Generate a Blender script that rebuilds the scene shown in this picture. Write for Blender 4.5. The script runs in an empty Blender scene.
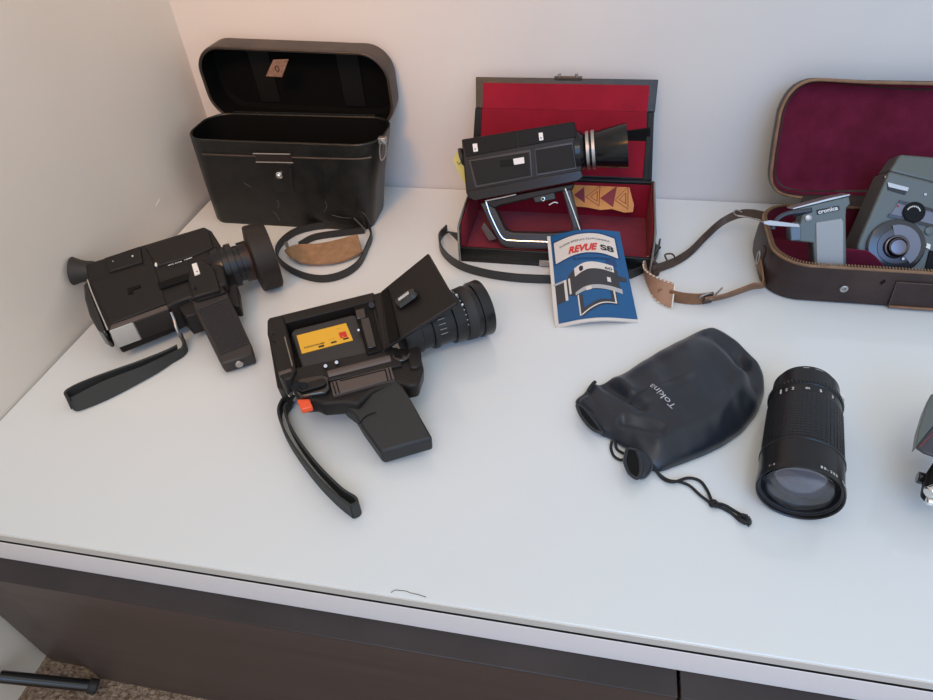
import bpy, bmesh, math, random
from mathutils import Vector, Matrix, noise
random.seed(4)
V3 = Vector
SC = bpy.context.scene
COL = SC.collection
# ---------------------------------------------------------------- camera model
FPX, HC = 646.0, 0.46
PITCH, ROLL, YAW = 0.7319, -0.0693, -0.2335
fwd = V3((math.sin(YAW)*math.cos(PITCH), math.cos(YAW)*math.cos(PITCH), -math.sin(PITCH)))
rt0 = V3((math.cos(YAW), -math.sin(YAW), 0)); up0 = rt0.cross(fwd)
rt = math.cos(ROLL)*rt0 + math.sin(ROLL)*up0
upv = -math.sin(ROLL)*rt0 + math.cos(ROLL)*up0
CAM = V3((0, 0, HC))
def ray(x, y): return rt*(x-466.5)/FPX - upv*(y-350)/FPX + fwd
def W(x, y, z=0.0):                      # pixel -> world point at height z
    d = ray(x, y); return CAM + d*((z-HC)/d.z)
def WY(x, y, Y):                         # pixel -> world point on plane y=Y
    d = ray(x, y); return CAM + d*(Y/d.y)
def WP(x, y, o, n):                      # pixel -> world point on a plane
    d = ray(x, y); return CAM + d*((o-CAM).dot(n)/d.dot(n))
def WZs(pts, z): return [W(x, y, z) for x, y in pts]
def proj(p):
    q = V3(p)-CAM; z = q.dot(fwd); return (466.5+FPX*q.dot(rt)/z, 350-FPX*q.dot(upv)/z)

# ---------------------------------------------------------------- materials
MATS = {}
def mat(name, col, rough=.5, metal=0, bump=0, bscale=400, spec=.5, coat=0, var=0, vscale=30, col2=None, sheen=0, trans=0, emit=None, bdist=.001):
    if name in MATS: return MATS[name]
    m = bpy.data.materials.new(name); m.use_nodes = True
    nt = m.node_tree; b = nt.nodes['Principled BSDF']
    b.inputs['Base Color'].default_value = (*col, 1)
    b.inputs['Roughness'].default_value = rough
    b.inputs['Metallic'].default_value = metal
    b.inputs['Specular IOR Level'].default_value = spec
    b.inputs['Coat Weight'].default_value = coat
    b.inputs['Sheen Weight'].default_value = sheen
    b.inputs['Transmission Weight'].default_value = trans
    tc = nt.nodes.new('ShaderNodeTexCoord')
    if var:
        n = nt.nodes.new('ShaderNodeTexNoise'); n.inputs['Scale'].default_value = vscale; n.inputs['Detail'].default_value = 6
        nt.links.new(tc.outputs['Object'], n.inputs['Vector'])
        r = nt.nodes.new('ShaderNodeValToRGB'); r.color_ramp.elements[0].position = .5-var/2; r.color_ramp.elements[1].position = .5+var/2
        r.color_ramp.elements[0].color = (*col, 1); r.color_ramp.elements[1].color = (*(col2 or col), 1)
        nt.links.new(n.outputs['Fac'], r.inputs['Fac']); nt.links.new(r.outputs['Color'], b.inputs['Base Color'])
    if bump:
        n = nt.nodes.new('ShaderNodeTexNoise'); n.inputs['Scale'].default_value = bscale; n.inputs['Detail'].default_value = 4
        nt.links.new(tc.outputs['Object'], n.inputs['Vector'])
        bp = nt.nodes.new('ShaderNodeBump'); bp.inputs['Strength'].default_value = bump; bp.inputs['Distance'].default_value = bdist
        nt.links.new(n.outputs['Fac'], bp.inputs['Height']); nt.links.new(bp.outputs['Normal'], b.inputs['Normal'])
    MATS[name] = m
    return m
def ribs(name, col, rough, scale, axis='X', strength=.6, dist=.0006):
    if name in MATS: return MATS[name]
    m = mat(name, col, rough); nt = m.node_tree; b = nt.nodes['Principled BSDF']
    tc = nt.nodes.new('ShaderNodeTexCoord'); w = nt.nodes.new('ShaderNodeTexWave')
    w.wave_type = 'BANDS'; w.bands_direction = axis; w.inputs['Scale'].default_value = scale
    nt.links.new(tc.outputs['Object'], w.inputs['Vector'])
    bp = nt.nodes.new('ShaderNodeBump'); bp.inputs['Strength'].default_value = strength; bp.inputs['Distance'].default_value = dist
    nt.links.new(w.outputs['Fac'], bp.inputs['Height']); nt.links.new(bp.outputs['Normal'], b.inputs['Normal'])
    return m
plastic = mat('black plastic', (.012,.0098,.009), .48, spec=.32, bump=.25, bscale=1500, bdist=.0003)
plastic_dark = mat('deep black plastic', (.005,.005,.005), .5, spec=.15)
plastic_gloss = mat('glossy black plastic', (.012,.011,.011), .16, coat=.4)
plastic_brown = mat('brownish worn plastic', (.085,.062,.054), .4)
rubber = mat('black rubber', (.020,.018,.018), .62, bump=.3, bscale=900)
rubber_warm = mat('warm black rubber', (.020,.015,.013), .55, spec=.35)
lensmetal = mat('black anodised metal', (.014,.014,.016), .3, metal=.3)
chrome = mat('chrome', (.8,.78,.76), .18, metal=1)
nickel = mat('dull nickel', (.45,.43,.41), .45, metal=1)
silver = mat('silver plate', (.55,.52,.48), .45, metal=.35, bump=.2, bscale=1200)
white_paint = mat('white paint', (.75,.73,.70), .5)
white_mark = mat('white lettering', (.7,.7,.68), .5)
nylon = mat('dark nylon webbing', (.028,.030,.029), .7, bump=.6, bscale=1800)
leather_black = mat('black leather', (.004,.005,.005), .36, bump=.35, bscale=500, var=.25, vscale=60, col2=(.010,.010,.009), spec=.4)
leather_lid = mat('worn brown black leather', (.030,.021,.017), .45, bump=.4, bscale=450, var=.3, vscale=40, col2=(.055,.038,.03))
lining_black = mat('black lining', (.003,.003,.003), .85, spec=.1)
tan_felt = mat('tan suede', (.23,.115,.045), .9, bump=.8, bscale=900, var=.5, vscale=120, col2=(.36,.20,.095), sheen=.3)
red_lining = mat('red velvet lining', (.22,.008,.020), .85, var=.5, vscale=30, col2=(.29,.010,.026), sheen=.03, bump=.2, bscale=1200, spec=.15)
maroon = mat('maroon plush lining', (.090,.007,.020), .9, var=.6, vscale=45, col2=(.150,.014,.038), sheen=.03, bump=.4, bscale=1000, spec=.1)
leather_brown = mat('dark brown leather', (.030,.018,.016), .42, bump=.4, bscale=380, var=.4, vscale=25, col2=(.055,.033,.028), spec=.3)
edge_tan = mat('tan leather edge', (.17,.085,.04), .6, bump=.4, bscale=600, var=.5, vscale=90, col2=(.26,.15,.08))
strap_brown = mat('brown leather strap', (.050,.030,.022), .55, bump=.3, bscale=500, var=.4, vscale=80, col2=(.09,.055,.038))
strap_tan = mat('tan leather strap', (.17,.075,.032), .55, bump=.3, bscale=500, var=.4, vscale=80, col2=(.26,.125,.06))
pad_tan = mat('pinkish tan leather pad', (.30,.155,.09), .55, bump=.3, bscale=400, var=.5, vscale=50, col2=(.40,.22,.14))
stitch = mat('white stitching', (.75,.68,.58), .7)
hammer = mat('grey hammer finish', (.105,.120,.112), .38, bump=.5, bscale=700, bdist=.0004, metal=.1)
hammer_l = mat('light grey hammer finish', (.30,.31,.31), .4, bump=.3, bscale=900, bdist=.0003)
graybar = mat('grey anodised bar', (.16,.16,.19), .45, metal=.3)
yellow = mat('yellow label', (.78,.42,.03), .55)
red_p = mat('red print', (.62,.03,.02), .6)
orange_p = mat('orange red plastic', (.85,.10,.03), .4)
ink = mat('dark ink', (.02,.02,.022), .6)
blue_p = mat('blue printed card', (.003,.085,.23), .35, coat=.1)
blue_d = mat('dark blue print', (.006,.035,.12), .5)
cream = mat('cream paper', (.66,.60,.54), .7)
orange_paper = mat('orange waxed paper', (.56,.20,.035), .5, bump=.4, bscale=90, var=.4, vscale=60, col2=(.66,.27,.05))
yellow_paper = mat('pale yellow paper', (.72,.66,.22), .7)
pouch_m = mat('black soft leather pouch', (.006,.010,.018), .36, bump=.25, bscale=1400, bdist=.0003, sheen=.15)
cordm = mat('black cord', (.010,.010,.012), .7, bump=.8, bscale=1200)

# ---------------------------------------------------------------- mesh helpers
def prism(bm, pts, vec, taper=1.0):
    """polygon front face pts (3-D), extruded by vec, far face scaled by taper"""
    vec = V3(vec); c = sum((V3(p) for p in pts), V3())/len(pts)
    a = [bm.verts.new(p) for p in pts]
    b = [bm.verts.new(c+(V3(p)-c)*taper+vec) for p in pts]
    n = len(pts)
    bm.faces.new(a); bm.faces.new(b[::-1])
    for i in range(n): bm.faces.new((a[i], b[i], b[(i+1) % n], a[(i+1) % n]))
    return bm
def pz(bm, px, z, h, taper=1.0): return prism(bm, WZs(px, z), (0, 0, -h), taper)
def box(bm, x0, x1, y0, y1, z0, z1):
    return prism(bm, [(x0,y0,z1),(x1,y0,z1),(x1,y1,z1),(x0,y1,z1)], (0,0,z0-z1))
def obox(bm, c, ax, ay, az, sx, sy, sz):
    c, ax, ay, az = V3(c), V3(ax).normalized(), V3(ay).normalized(), V3(az).normalized()
    return prism(bm, [c+ax*sx*i/2+ay*sy*j/2+az*sz/2 for i, j in ((-1,-1),(1,-1),(1,1),(-1,1))], -az*sz)
def frame_of(d):
    d = V3(d).normalized(); h = V3((0,0,1)) if abs(d.z) < .9 else V3((1,0,0))
    u = h.cross(d).normalized(); return u, d.cross(u).normalized(), d
def loft(bm, loops, cap0=True, cap1=True, close=True):
    R = [[bm.verts.new(p) for p in L] for L in loops]; n = len(loops[0])
    for i in range(len(R)-1):
        for k in range(n if close else n-1):
            bm.faces.new((R[i][k], R[i][(k+1) % n], R[i+1][(k+1) % n], R[i+1][k]))
    if cap0: bm.faces.new(R[0][::-1])
    if cap1: bm.faces.new(R[-1])
    return bm
def lathe(bm, p0, d, prof, seg=48, cap0=True, cap1=True, rib=None):
    u, v, d = frame_of(d); p0 = V3(p0); loops = []
    for idx, (t, r) in enumerate(prof):
        L = []
        for k in range(seg):
            rr = r
            if rib and rib[0] <= t <= rib[1] and k % 2: rr = r - rib[2]
            a = 2*math.pi*k/seg
            L.append(p0+d*t+u*rr*math.cos(a)+v*rr*math.sin(a))
        loops.append(L)
    return loft(bm, loops, cap0, cap1)
def cyl(bm, a, b, r, r2=None, seg=32):
    a, b = V3(a), V3(b); return lathe(bm, a, b-a, [(0, r), ((b-a).length, r2 if r2 else r)], seg)
def smooth_path(pts, sub=8):
    pts = [V3(p) for p in pts]; out = []
    for i in range(len(pts)-1):
        p0 = pts[i-1] if i else pts[0]*2-pts[1]; p1, p2 = pts[i], pts[i+1]
        p3 = pts[i+2] if i+2 < len(pts) else pts[-1]*2-pts[-2]
        for s in range(sub):
            t = s/sub
            out.append(.5*((2*p1)+(p2-p0)*t+(2*p0-5*p1+4*p2-p3)*t*t+(3*p1-p0-3*p2+p3)*t**3))
    out.append(pts[-1]); return out
def dens(L, step=.006):
    out = []
    for i in range(len(L)-1):
        a, b_ = V3(L[i]), V3(L[i+1]); n = max(1, round((b_-a).length/step))
        if (b_-a).length < 1e-7: continue
        for k in range(n): out.append(a.lerp(b_, k/n))
    out.append(V3(L[-1])); return out
def tube(bm, pts, r, seg=10, sub=8, cap=True):
    P_ = smooth_path(pts, sub); loops = []; u = None
    for i, p in enumerate(P_):
        d = (P_[min(i+1, len(P_)-1)]-P_[max(i-1, 0)]).normalized()
        if u is None: u, v, _ = frame_of(d)
        u = (u-d*u.dot(d)).normalized(); v = d.cross(u)
        loops.append([p+u*r*math.cos(2*math.pi*k/seg)+v*r*math.sin(2*math.pi*k/seg) for k in range(seg)])
    return loft(bm, loops)
def ribbon(bm, lows, highs, th=.0016, sub=8):
    A, B = smooth_path(lows, sub), smooth_path(highs, sub); loops = []
    for i in range(len(A)):
        d = ((A[min(i+1, len(A)-1)]-A[max(i-1, 0)])+(B[min(i+1, len(A)-1)]-B[max(i-1, 0)])).normalized()
        w = (B[i]-A[i]); n = d.cross(w).normalized()*th/2
        loops.append([A[i]-n, B[i]-n, B[i]+n, A[i]+n])
    return loft(bm, loops)
def rr(w, h, r, n=8):                    # rounded rectangle, 2-D
    out = []
    for cx, cy, a0 in ((w/2-r, h/2-r, 0), (-w/2+r, h/2-r, 90), (-w/2+r, -h/2+r, 180), (w/2-r, -h/2+r, 270)):
        for k in range(n+1):
            a = math.radians(a0+90*k/n); out.append((cx+r*math.cos(a), cy+r*math.sin(a)))
    return out
def on(c, ax, ay, pts2): c, ax, ay = V3(c), V3(ax), V3(ay); return [c+ax*x+ay*y for x, y in pts2]
WO = {}
def finish(bm): bmesh.ops.remove_doubles(bm, verts=bm.verts, dist=1e-7); bmesh.ops.recalc_face_normals(bm, faces=bm.faces)
def put(name, bm, m, parent=None, bevel=0, ang=35, seg=2, subsurf=0, calc=True, origin=None, slots=None):
    if calc: finish(bm)
    cs = [v.co for v in bm.verts]
    lo = V3([min(c[i] for c in cs) for i in range(3)]); hi = V3([max(c[i] for c in cs) for i in range(3)])
    o = V3(((lo.x+hi.x)/2, (lo.y+hi.y)/2, lo.z)) if origin is None else V3(origin)
    bm.transform(Matrix.Translation(-o))
    me = bpy.data.meshes.new(name); bm.to_mesh(me); bm.free()
    me.materials.append(m)
    for s in slots or (): me.materials.append(s)
    me.polygons.foreach_set('use_smooth', [True]*len(me.polygons)); me.set_sharp_from_angle(angle=math.radians(ang))
    ob = bpy.data.objects.new(name, me); COL.objects.link(ob)
    if parent: ob.parent = parent; ob.location = o-WO[parent.name]
    else: ob.location = o
    WO[ob.name] = o
    if bevel:
        b = ob.modifiers.new('bevel', 'BEVEL'); b.width = bevel; b.segments = seg; b.limit_method = 'ANGLE'; b.angle_limit = math.radians(30)
    if subsurf:
        s = ob.modifiers.new('sub', 'SUBSURF'); s.levels = s.render_levels = subsurf
    return ob
def thing(name, label, cat, loc):
    e = bpy.data.objects.new(name, None); e.empty_display_size = .02; COL.objects.link(e); e.location = loc
    WO[e.name] = V3(loc); e['label'] = label; e['category'] = cat; return e
def tag(o, label, cat, kind=None):
    o['label'] = label; o['category'] = cat
    if kind: o['kind'] = kind
    return o
def NB(): return bmesh.new()
def letters(name, s, o, xd, yd, size, m, parent, width=None, shear=0, depth=.0002, bold=0, align='LEFT'):
    cu = bpy.data.curves.new(name, 'FONT'); cu.body = s; cu.size = 1; cu.extrude = 0; cu.align_x = align; cu.shear = shear; cu.offset = bold
    t = bpy.data.objects.new('tmp', cu); COL.objects.link(t); bpy.context.view_layer.update()
    me = bpy.data.meshes.new_from_object(t.evaluated_get(bpy.context.evaluated_depsgraph_get()))
    bpy.data.objects.remove(t); bpy.data.curves.remove(cu)
    bm = bmesh.new(); bm.from_mesh(me); bpy.data.meshes.remove(me)
    xs = [v.co.x for v in bm.verts]; w0 = max(xs)-min(xs)
    xd, yd = V3(xd).normalized(), V3(yd).normalized(); n = xd.cross(yd)
    sx = size if width is None else width/w0
    for v in bm.verts: v.co = V3(o)+xd*v.co.x*sx+yd*v.co.y*size+n*depth
    return put(name, bm, m, parent, calc=False)

# ================================================================ SETTING
YB, XL, YF = .846, -.566, .2185
wall_w = mat('painted plaster wall', (.64,.61,.585), .7, bump=.12, bscale=120, var=.5, vscale=8, col2=(.67,.64,.615))
wall_side = mat('painted board wall', (.76,.68,.60), .55, bump=.1, bscale=90, var=.5, vscale=6, col2=(.79,.72,.64))
def struct(name, bm, m, bevel=0):
    o = put(name, bm, m, bevel=bevel); o['kind'] = 'structure'; return o
box(b := NB(), -.60, 1.6, YB, YB+.03, -.30, 1.3); struct('wall_back', b, wall_w)
b = NB(); prism(b, [(XL+.012, -.9, -.27), (XL-.003, YB+.03, -.27), (XL-.033, YB+.03, -.27), (XL-.033, -.9, -.27)], (0, 0, 1.57)); struct('wall_left', b, wall_side)
nw = WO['wall_left']; wl = bpy.data.objects['wall_left']
for (xa, ya, xb, yb2) in ((156,206,160,199),(139,210,143,214)):
    def wx(x, y): d = ray(x, y); X0 = XL+.012-.015*(.9+.68)/1.746; return CAM+d*((X0+.0012)/d.x)
    m_ = mat('pale scratch', (.88,.85,.80), .6); b = NB(); tube(b, [wx(xa, ya), wx((xa+xb)/2, (ya+yb2)/2), wx(xb, yb2)], .0004, 5, 2); sc_o = put('wall_scratch', b, m_, wl)
carpet = mat('brown speckled carpet', (.16,.09,.055), .95, bump=1, bscale=260, var=.35, vscale=220, col2=(.42,.30,.21), bdist=.006)
box(b := NB(), -.62, 1.6, -1.0, YB+.03, -.30, -.262); struct('floor', b, carpet)

glass_white = mat('white backed glass', (.72,.73,.72), .09, spec=.55, bump=.04, bscale=14, bdist=.002)
glass_edge = mat('greyish glass edge', (.50,.50,.46), .25)
board_white = mat('white laminate board', (.90,.81,.77), .35)
wood_dark = mat('dark brown wood laminate', (.060,.040,.033), .42, var=.6, vscale=30, col2=(.085,.058,.05))
# stretch the wood grain along the board
nt = wood_dark.node_tree
tcn = [n for n in nt.nodes if n.type == 'TEX_COORD'][0]; nz = [n for n in nt.nodes if n.type == 'TEX_NOISE'][0]
mp = nt.nodes.new('ShaderNodeMapping'); mp.inputs['Scale'].default_value = (.12, 2.5, 2.5)
nt.links.new(tcn.outputs['Object'], mp.inputs['Vector']); nt.links.new(mp.outputs['Vector'], nz.inputs['Vector'])
counter = thing('display_cabinet', 'long low cabinet with white glass top and dark brown front under all the cameras', 'cabinet', (.4, .5, -.262))
XR = 1.55; xl = XL-.001
box(b := NB(), xl+.004, XR, YF, YB-.0015, -.0105, 0); gt = put('glass_top', b, glass_white, counter, bevel=.0012)
gt['label'] = 'white glossy glass top'
box(b := NB(), xl+.004, XR, YF-.0007, YF+.0003, -.0100, -.0008); put('edge_strip', b, mat('beige glass edge', (.66,.60,.53), .3), counter, bevel=.0004)
box(b := NB(), xl+.004, XR, YF-.0006, YB-.003, -.0134, -.0106); put('shadow_gap', b, plastic_dark, counter)
box(b := NB(), xl+.004, XR, YF-.0008, YB-.002, -.044, -.0135); put('board', b, board_white, counter, bevel=.0006)
for n_, (x0, x1) in enumerate(((-.553, W(679, 690, -.045).x-.0012), (W(679, 690, -.045).x+.0012, XR))):
    box(b := NB(), x0, x1, .1982, YF+.2, -.0462, -.0442); put('ledge', b, mat('dark ledge wood', (.026,.020,.020), .45, var=.6, vscale=12, col2=(.050,.038,.037), spec=.4), counter, bevel=.0008)
    zb = -.2615
    if n_ == 0:
        box(b := NB(), -.487, x1, .199, .213, zb, -.0463); put('front_panel', b, wood_dark, counter, bevel=.0006)
        box(b := NB(), -.553, -.4872, .207, .220, zb, -.0463); put('front_panel', b, wood_dark, counter, bevel=.0006)
    else:
        box(b := NB(), x0, x1, .199, .213, zb, -.0463); put('front_panel', b, wood_dark, counter, bevel=.0006)
# black floor tube with round foot
b = NB(); a0, a1 = W(-1, 676.5, -.205), W(92, 686, -.250); cyl(b, a0, a1, .0062, seg=20)
tb = tag(put('floor_tube', b, plastic_gloss, bevel=.001), 'black round metal tube lying on carpet before cabinet', 'tube')
b = NB(); cyl(b, a1-(a1-a0).normalized()*.004, a1+(a1-a0).normalized()*.006, .0078, seg=24); put('rubber_foot', b, rubber, tb, bevel=.002)

# ================================================================ BLACK LEATHER CASE (left back)
case = thing('camera_case', 'large open black leather camera case in the left corner', 'camera case', (-.405, .76, 0))
X, Y, Z = V3((1,0,0)), V3((0,1,0)), V3((0,0,1))
cw = [(0.0, .232, .074, .018, -.409, .755), (.004, .236, .078, .02, -.409, .755), (.06, .248, .084, .026, -.405, .758), (.116, .265, .087, .032, -.3985, .7605), (.122, .266, .088, .033, -.398, .761)]
outer = [on((cx, cy, z), X, Y, rr(w, d, r)) for z, w, d, r, cx, cy in cw]
inner = [on((cx, cy, max(z, .005)), X, Y, rr(w-.006, d-.006, r-.003)) for z, w, d, r, cx, cy in cw]
put('body', loft(NB(), outer+inner[:0:-1]), leather_black, case)
b = NB(); loft(b, [on((cx, cy, max(z, .006)), X, Y, rr(w-.0064, d-.0064, r-.0032)) for z, w, d, r, cx, cy in cw], cap1=False); put('lining', b, lining_black, case)
# rolled rim
b = NB(); L = on((-.398, .761, .122), X, Y, rr(.263, .085, .031, 10)); tube(b, dens(L+[L[0]]), .0016, 6, 2); put('rim', b, leather_black, case)
# front welt line
yf = lambda z: .7235-.003*z/.12
b = NB(); tube(b, [(-.506, .7190, .104), (-.495, .7160, .104), (-.39, .7165, .104), (-.300, .7165, .105), (-.276, .721, .106)], .0012, 6); put('seam', b, leather_lid, case)
# hinge and tilted lid
lo = V3((-.3975, .803, .1585)); lu = V3((0, -.05, .99)).normalized(); lx = V3((1, 0, -.03)).normalized(); ln = lx.cross(lu).normalized()  # ln points to viewer
ln = -lu.cross(lx) if ln.y > 0 else ln
def lidloop(w, h, r, dep): return on(lo - ln*dep, lx, lu, rr(w, h, r, 10))
lout = [lidloop(.262, .100, .036, 0), lidloop(.2625, .1005, .036, .004), lidloop(.258, .097, .034, .034), lidloop(.246, .086, .028, .040)]
lin = [lidloop(.255, .093, .033, 0), lidloop(.252, .090, .031, .032), lidloop(.240, .08, .026, .0375)]
lid = put('lid', loft(NB(), lout[::-1]+lin[:1]+[lidloop(.24, .07, .02, .0334)], True, True), leather_lid, case)
# (replace by an open shell)
me = lid.data; o_ = WO[lid.name]; bm = NB(); loft(bm, lout[::-1]+lin, True, True); finish(bm); bm.transform(Matrix.Translation(-o_)); bm.to_mesh(me); bm.free()
me.polygons.foreach_set('use_smooth', [True]*len(me.polygons)); me.set_sharp_from_angle(angle=.6)
b = NB(); loft(b, [lidloop(.2545, .0925, .0328, .0004), lidloop(.2515, .0895, .0308, .0318), lidloop(.2395, .0795, .0258, .0371)], False, True); put('lid_lining', b, lining_black, lid)
b = NB(); L = lidloop(.2595, .0975, .035, -.0003); tube(b, dens(L+[L[0]]), .0012, 6, 2); rimo = put('lid_rim', b, leather_lid, lid)
# strip sections inside the lid (faint vertical panels)
for xx in (-.06, .065):
    b = NB(); obox(b, lo-ln*.0360+lx*xx, lx, lu, ln, .03, .074, .0012); put('inner_tab', b, mat('satin black lining', (.005,.005,.005), .6, spec=.2), lid, bevel=.0005)
# hanging leather tongue with brown tag
pt = [WP(x, y, lo-ln*-.001, ln) for x, y in ((273,60),(288.5,59.5),(282,77.5),(265.5,76.5))]
tng = put('tongue', prism(NB(), pt, -ln*.002), mat('worn brown tag leather', (.12,.055,.035), .6, var=.7, vscale=220, col2=(.34,.2,.14)), lid, bevel=.0007)
b = NB(); c_ = sum(pt, V3())/4; tube(b, [c_+lx*math.cos(a/12*6.283)*.0026+lu*math.sin(a/12*6.283)*.0034+ln*.0004 for a in range(13)], .0005, 5, 1); put('tag_ring', b, plastic_dark, tng)
# hinge strip behind
b = NB(); prism(b, [(-.50, .805, .110), (-.295, .805, .110), (-.295, .808, .124), (-.50, .808, .124)], (0, .002, -.006)); put('hinge', b, leather_black, case)
# clasp
def CF(x, y, off=0): return WY(x, y, .7148-off)
b = NB(); prism(b, [CF(*p) for p in ((255,153),(291,153.5),(292,163),(256,162))], (0,.002,0)); put('clasp_plate', b, mat('brown black enamel', (.02,.014,.013), .3), case, bevel=.0005)
for y0 in (153.5, 162):
    b = NB(); x0 = 253 if y0 < 160 else 256; cyl(b, CF(x0, y0, .0008), CF(x0+37, y0+.7, .0008), .0008, seg=10); put('clasp_bar', b, nickel, case)
b = NB(); c_ = CF(279.5, 175, .0); lathe(b, c_+Y*.002, -Y, [(0, .0046), (.003, .0046), (.0034, .0035), (.006, .0035), (.0075, .002)], 24); put('snap_stud', b, chrome, case)
b = NB(); prism(b, [CF(*p) for p in ((274,164),(291,164),(294,192),(275,192))], (0,.0015,0)); put('clasp_tongue', b, mat('shiny black patch', (.01,.01,.01), .22), case, bevel=.0008)
# d ring right
b = NB(); c_ = WY(382.5, 140, .7385); obox(b, c_, X, Y, Z, .010, .008, .008); lug = put('ring_lug', b, nickel, case, bevel=.001)
b = NB(); q = [WY(*p, .731) for p in ((381,139),(386,145),(385,156),(381,160),(379.5,150),(381,139))]; tube(b, q, .0009, 6, 4); put('snap_ring', b, nickel, lug)
# scratches
scr = mat('pale scuff', (.10,.095,.09), .6)
for sc_p in (((273,212),(276,214),(280,221)), ((332,215),(342,217.5),(351,218)), ((362,212),(366,216),(371,224)), ((244,183),(251,187)), ((277,200),(279,204),(278,208)), ((325,201),(327,206),(324,212))):
    b = NB(); tube(b, [CF(x, y, .0001) for x, y in sc_p], .00028, 4, 3); put('scuff', b, scr, case)
# strap coil in front with suede pad
st = put('shoulder_strap', ribbon(NB(), [W(*p, .001) for p in ((366,229),(350,228),(320,229),(296,235),(281,247),(278,259),(287,270),(305,279),(325,282),(345,277),(360,266),(368,250),(372,238),(368,226))],
        [W(*p, .001)+Z*.010 for p in ((366,229),(350,228),(320,229),(296,235),(281,247),(278,259),(287,270),(305,279),(325,282),(345,277),(360,266),(368,250),(372,238),(368,226))], .002), mat('black strap leather', (.02,.02,.019), .5, bump=.3, bscale=600), case)
put('strap_loop', ribbon(NB(), [W(*p, .001) for p in ((300,248),(315,240),(340,236),(365,233))], [W(*p, .001)+Z*.009 for p in ((300,248),(315,240),(340,236),(365,233))], .002), MATS['black strap leather'], st)
pl, ph = [(290,257),(300,263),(320,264.5),(340,262),(356,256),(362.5,252)], [(284,250),(296,245),(318,244),(338,240),(352,236),(358,235)]
put('strap_pad', ribbon(NB(), [W(*p, .005) for p in pl], [W(*p, .015) for p in ph], .004, 6), tan_felt, st, bevel=.0012)
b = NB(); tube(b, [W(*p, .02) for p in ((349,214),(355,219),(361,225),(366,231))], .0011, 6); put('strap_hook', b, nickel, st)
b = NB(); tube(b, [W(286,243,.012), W(288,249,.011)], .0022, 6); put('strap_slide', b, nickel, st)

# ================================================================ CAMERA 1 (left)
ZT = 0.0
A1_, B1_, D1_ = W(88,264,.074), W(204,227,.074), W(238,358,.020)
n1 = (D1_-A1_).cross(B1_-A1_).normalized(); n1 = n1 if n1.z > 0 else -n1
def T1(x, y, off=0): return WP(x, y, A1_+n1*off, n1)
def p1(bm, px, off, h, taper=1): return prism(bm, [T1(x, y, off) for x, y in px], (0, 0, -h), taper)
cam1 = thing('movie_camera', 'black film camera lying by the left wall with ribbed rubber lens hood', 'film camera', W(150, 290, 0))
b = NB()
p1(b, [(85,264),(104,258),(141,245.5),(204,226.5),(211.5,230.6),(220,244),(224,268),(221,284),(226,291),(196,300),(190,297),(176,302),(167,307),(108,330),(97,310),(88,281)], ZT, .035, .98)
body1 = put('body', b, plastic, cam1, bevel=.0018)
# inset raised covers
b = NB(); p1(b, [(91,281),(153,262),(166,303),(111,324),(103,309)], ZT+.0015, .003); put('side_cover', b, plastic, cam1, bevel=.0008)
b = NB(); p1(b, [(145,246),(203,228),(209,232),(213,247),(192,256),(156,266)], ZT+.002, .003); put('top_cover', b, plastic, cam1, bevel=.001)
b = NB(); p1(b, [(104,258),(140,246),(142.5,261.5),(109,271.5)], ZT+.0025, .004); vf = put('viewfinder_panel', b, plastic, cam1, bevel=.0008)
b = NB()
for x, y in ((132.5,256),(113,261.2)): cyl(b, T1(x, y, ZT+.002), T1(x, y, ZT+.003), .0009 if x > 120 else .0005, seg=12)
put('marks', b, white_mark, vf)
b = NB(); p1(b, [(127,288.5),(140,284.5),(141,287),(132,290),(133,293),(128,294)], ZT+.0024, .001); put('latch_slot', b, plastic_dark, cam1)
b = NB(); p1(b, [(157,283),(189.5,272.5),(191,278.5),(160,289)], ZT+.0026, .0028); put('recess', b, plastic_dark, cam1)
b = NB(); p1(b, [(155,262.5),(157,263),(157,266.5),(154.6,265.5)], ZT+.0022, .001); put('index_mark', b, white_mark, cam1)
for i, (xa, ya, xb, yb_, s_) in enumerate(((168,266,182,261.8,'AUTO ZOOM'), (184,260.8,191.5,258.2,'1040'))):
    A, B = T1(xa, ya, ZT+.0022), T1(xb, yb_, ZT+.0022); d = (B-A); letters('lettering', s_, A, d, n1.cross(d), .0022, white_mark, cam1, width=d.length, bold=.02, depth=.0001)
b = NB(); p1(b, [(111,325),(166,305),(168,308),(110,329)], ZT+.0005, .002); put('trim_line', b, plastic_brown, cam1, bevel=.0004)
# rear chrome edge and bulge
b = NB(); tube(b, [T1(x, y, ZT+.0008) for x, y in ((87.5,280),(93,295),(101,314),(108,330))], .0010, 6); put('chrome_edge', b, chrome, cam1)
b = NB(); p1(b, [(87,280),(97,305),(107,330),(104,333),(97,329),(89,315),(84,298),(83,285)], -.004, .024, .95); put('rear_bulge', b, plastic_gloss, cam1, bevel=.003)
# lower (viewer facing) plates
def q4(a, b_, c, d): return [T1(*a), T1(*b_), T1(*d)-Z*.0, T1(*c)]
def q4(a, b_, h): p, q = T1(*a, -.001), T1(*b_, -.001); return [p, q, q-Z*h, p-Z*h]
b = NB(); prism(b, q4((109,331),(132.5,322.5), .024), (0,.006,0)); put('silver_plate', b, silver, cam1, bevel=.0005)
b = NB(); prism(b, q4((133,322.3),(168,310), .024), (0,.006,0)); bp_ = put('base_plate', b, rubber_warm, cam1, bevel=.0005)
b = NB(); tube(b, [T1(133,322.6, -.001), T1(133,322.6, -.001)-Z*.023], .0008, 6); put('plate_bead', b, nickel, cam1)
b = NB(); p1(b, [(174,303),(192,298),(198,313),(186,317)], -.006, .026, .97); put('front_foot', b, plastic, cam1, bevel=.0015)
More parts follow.
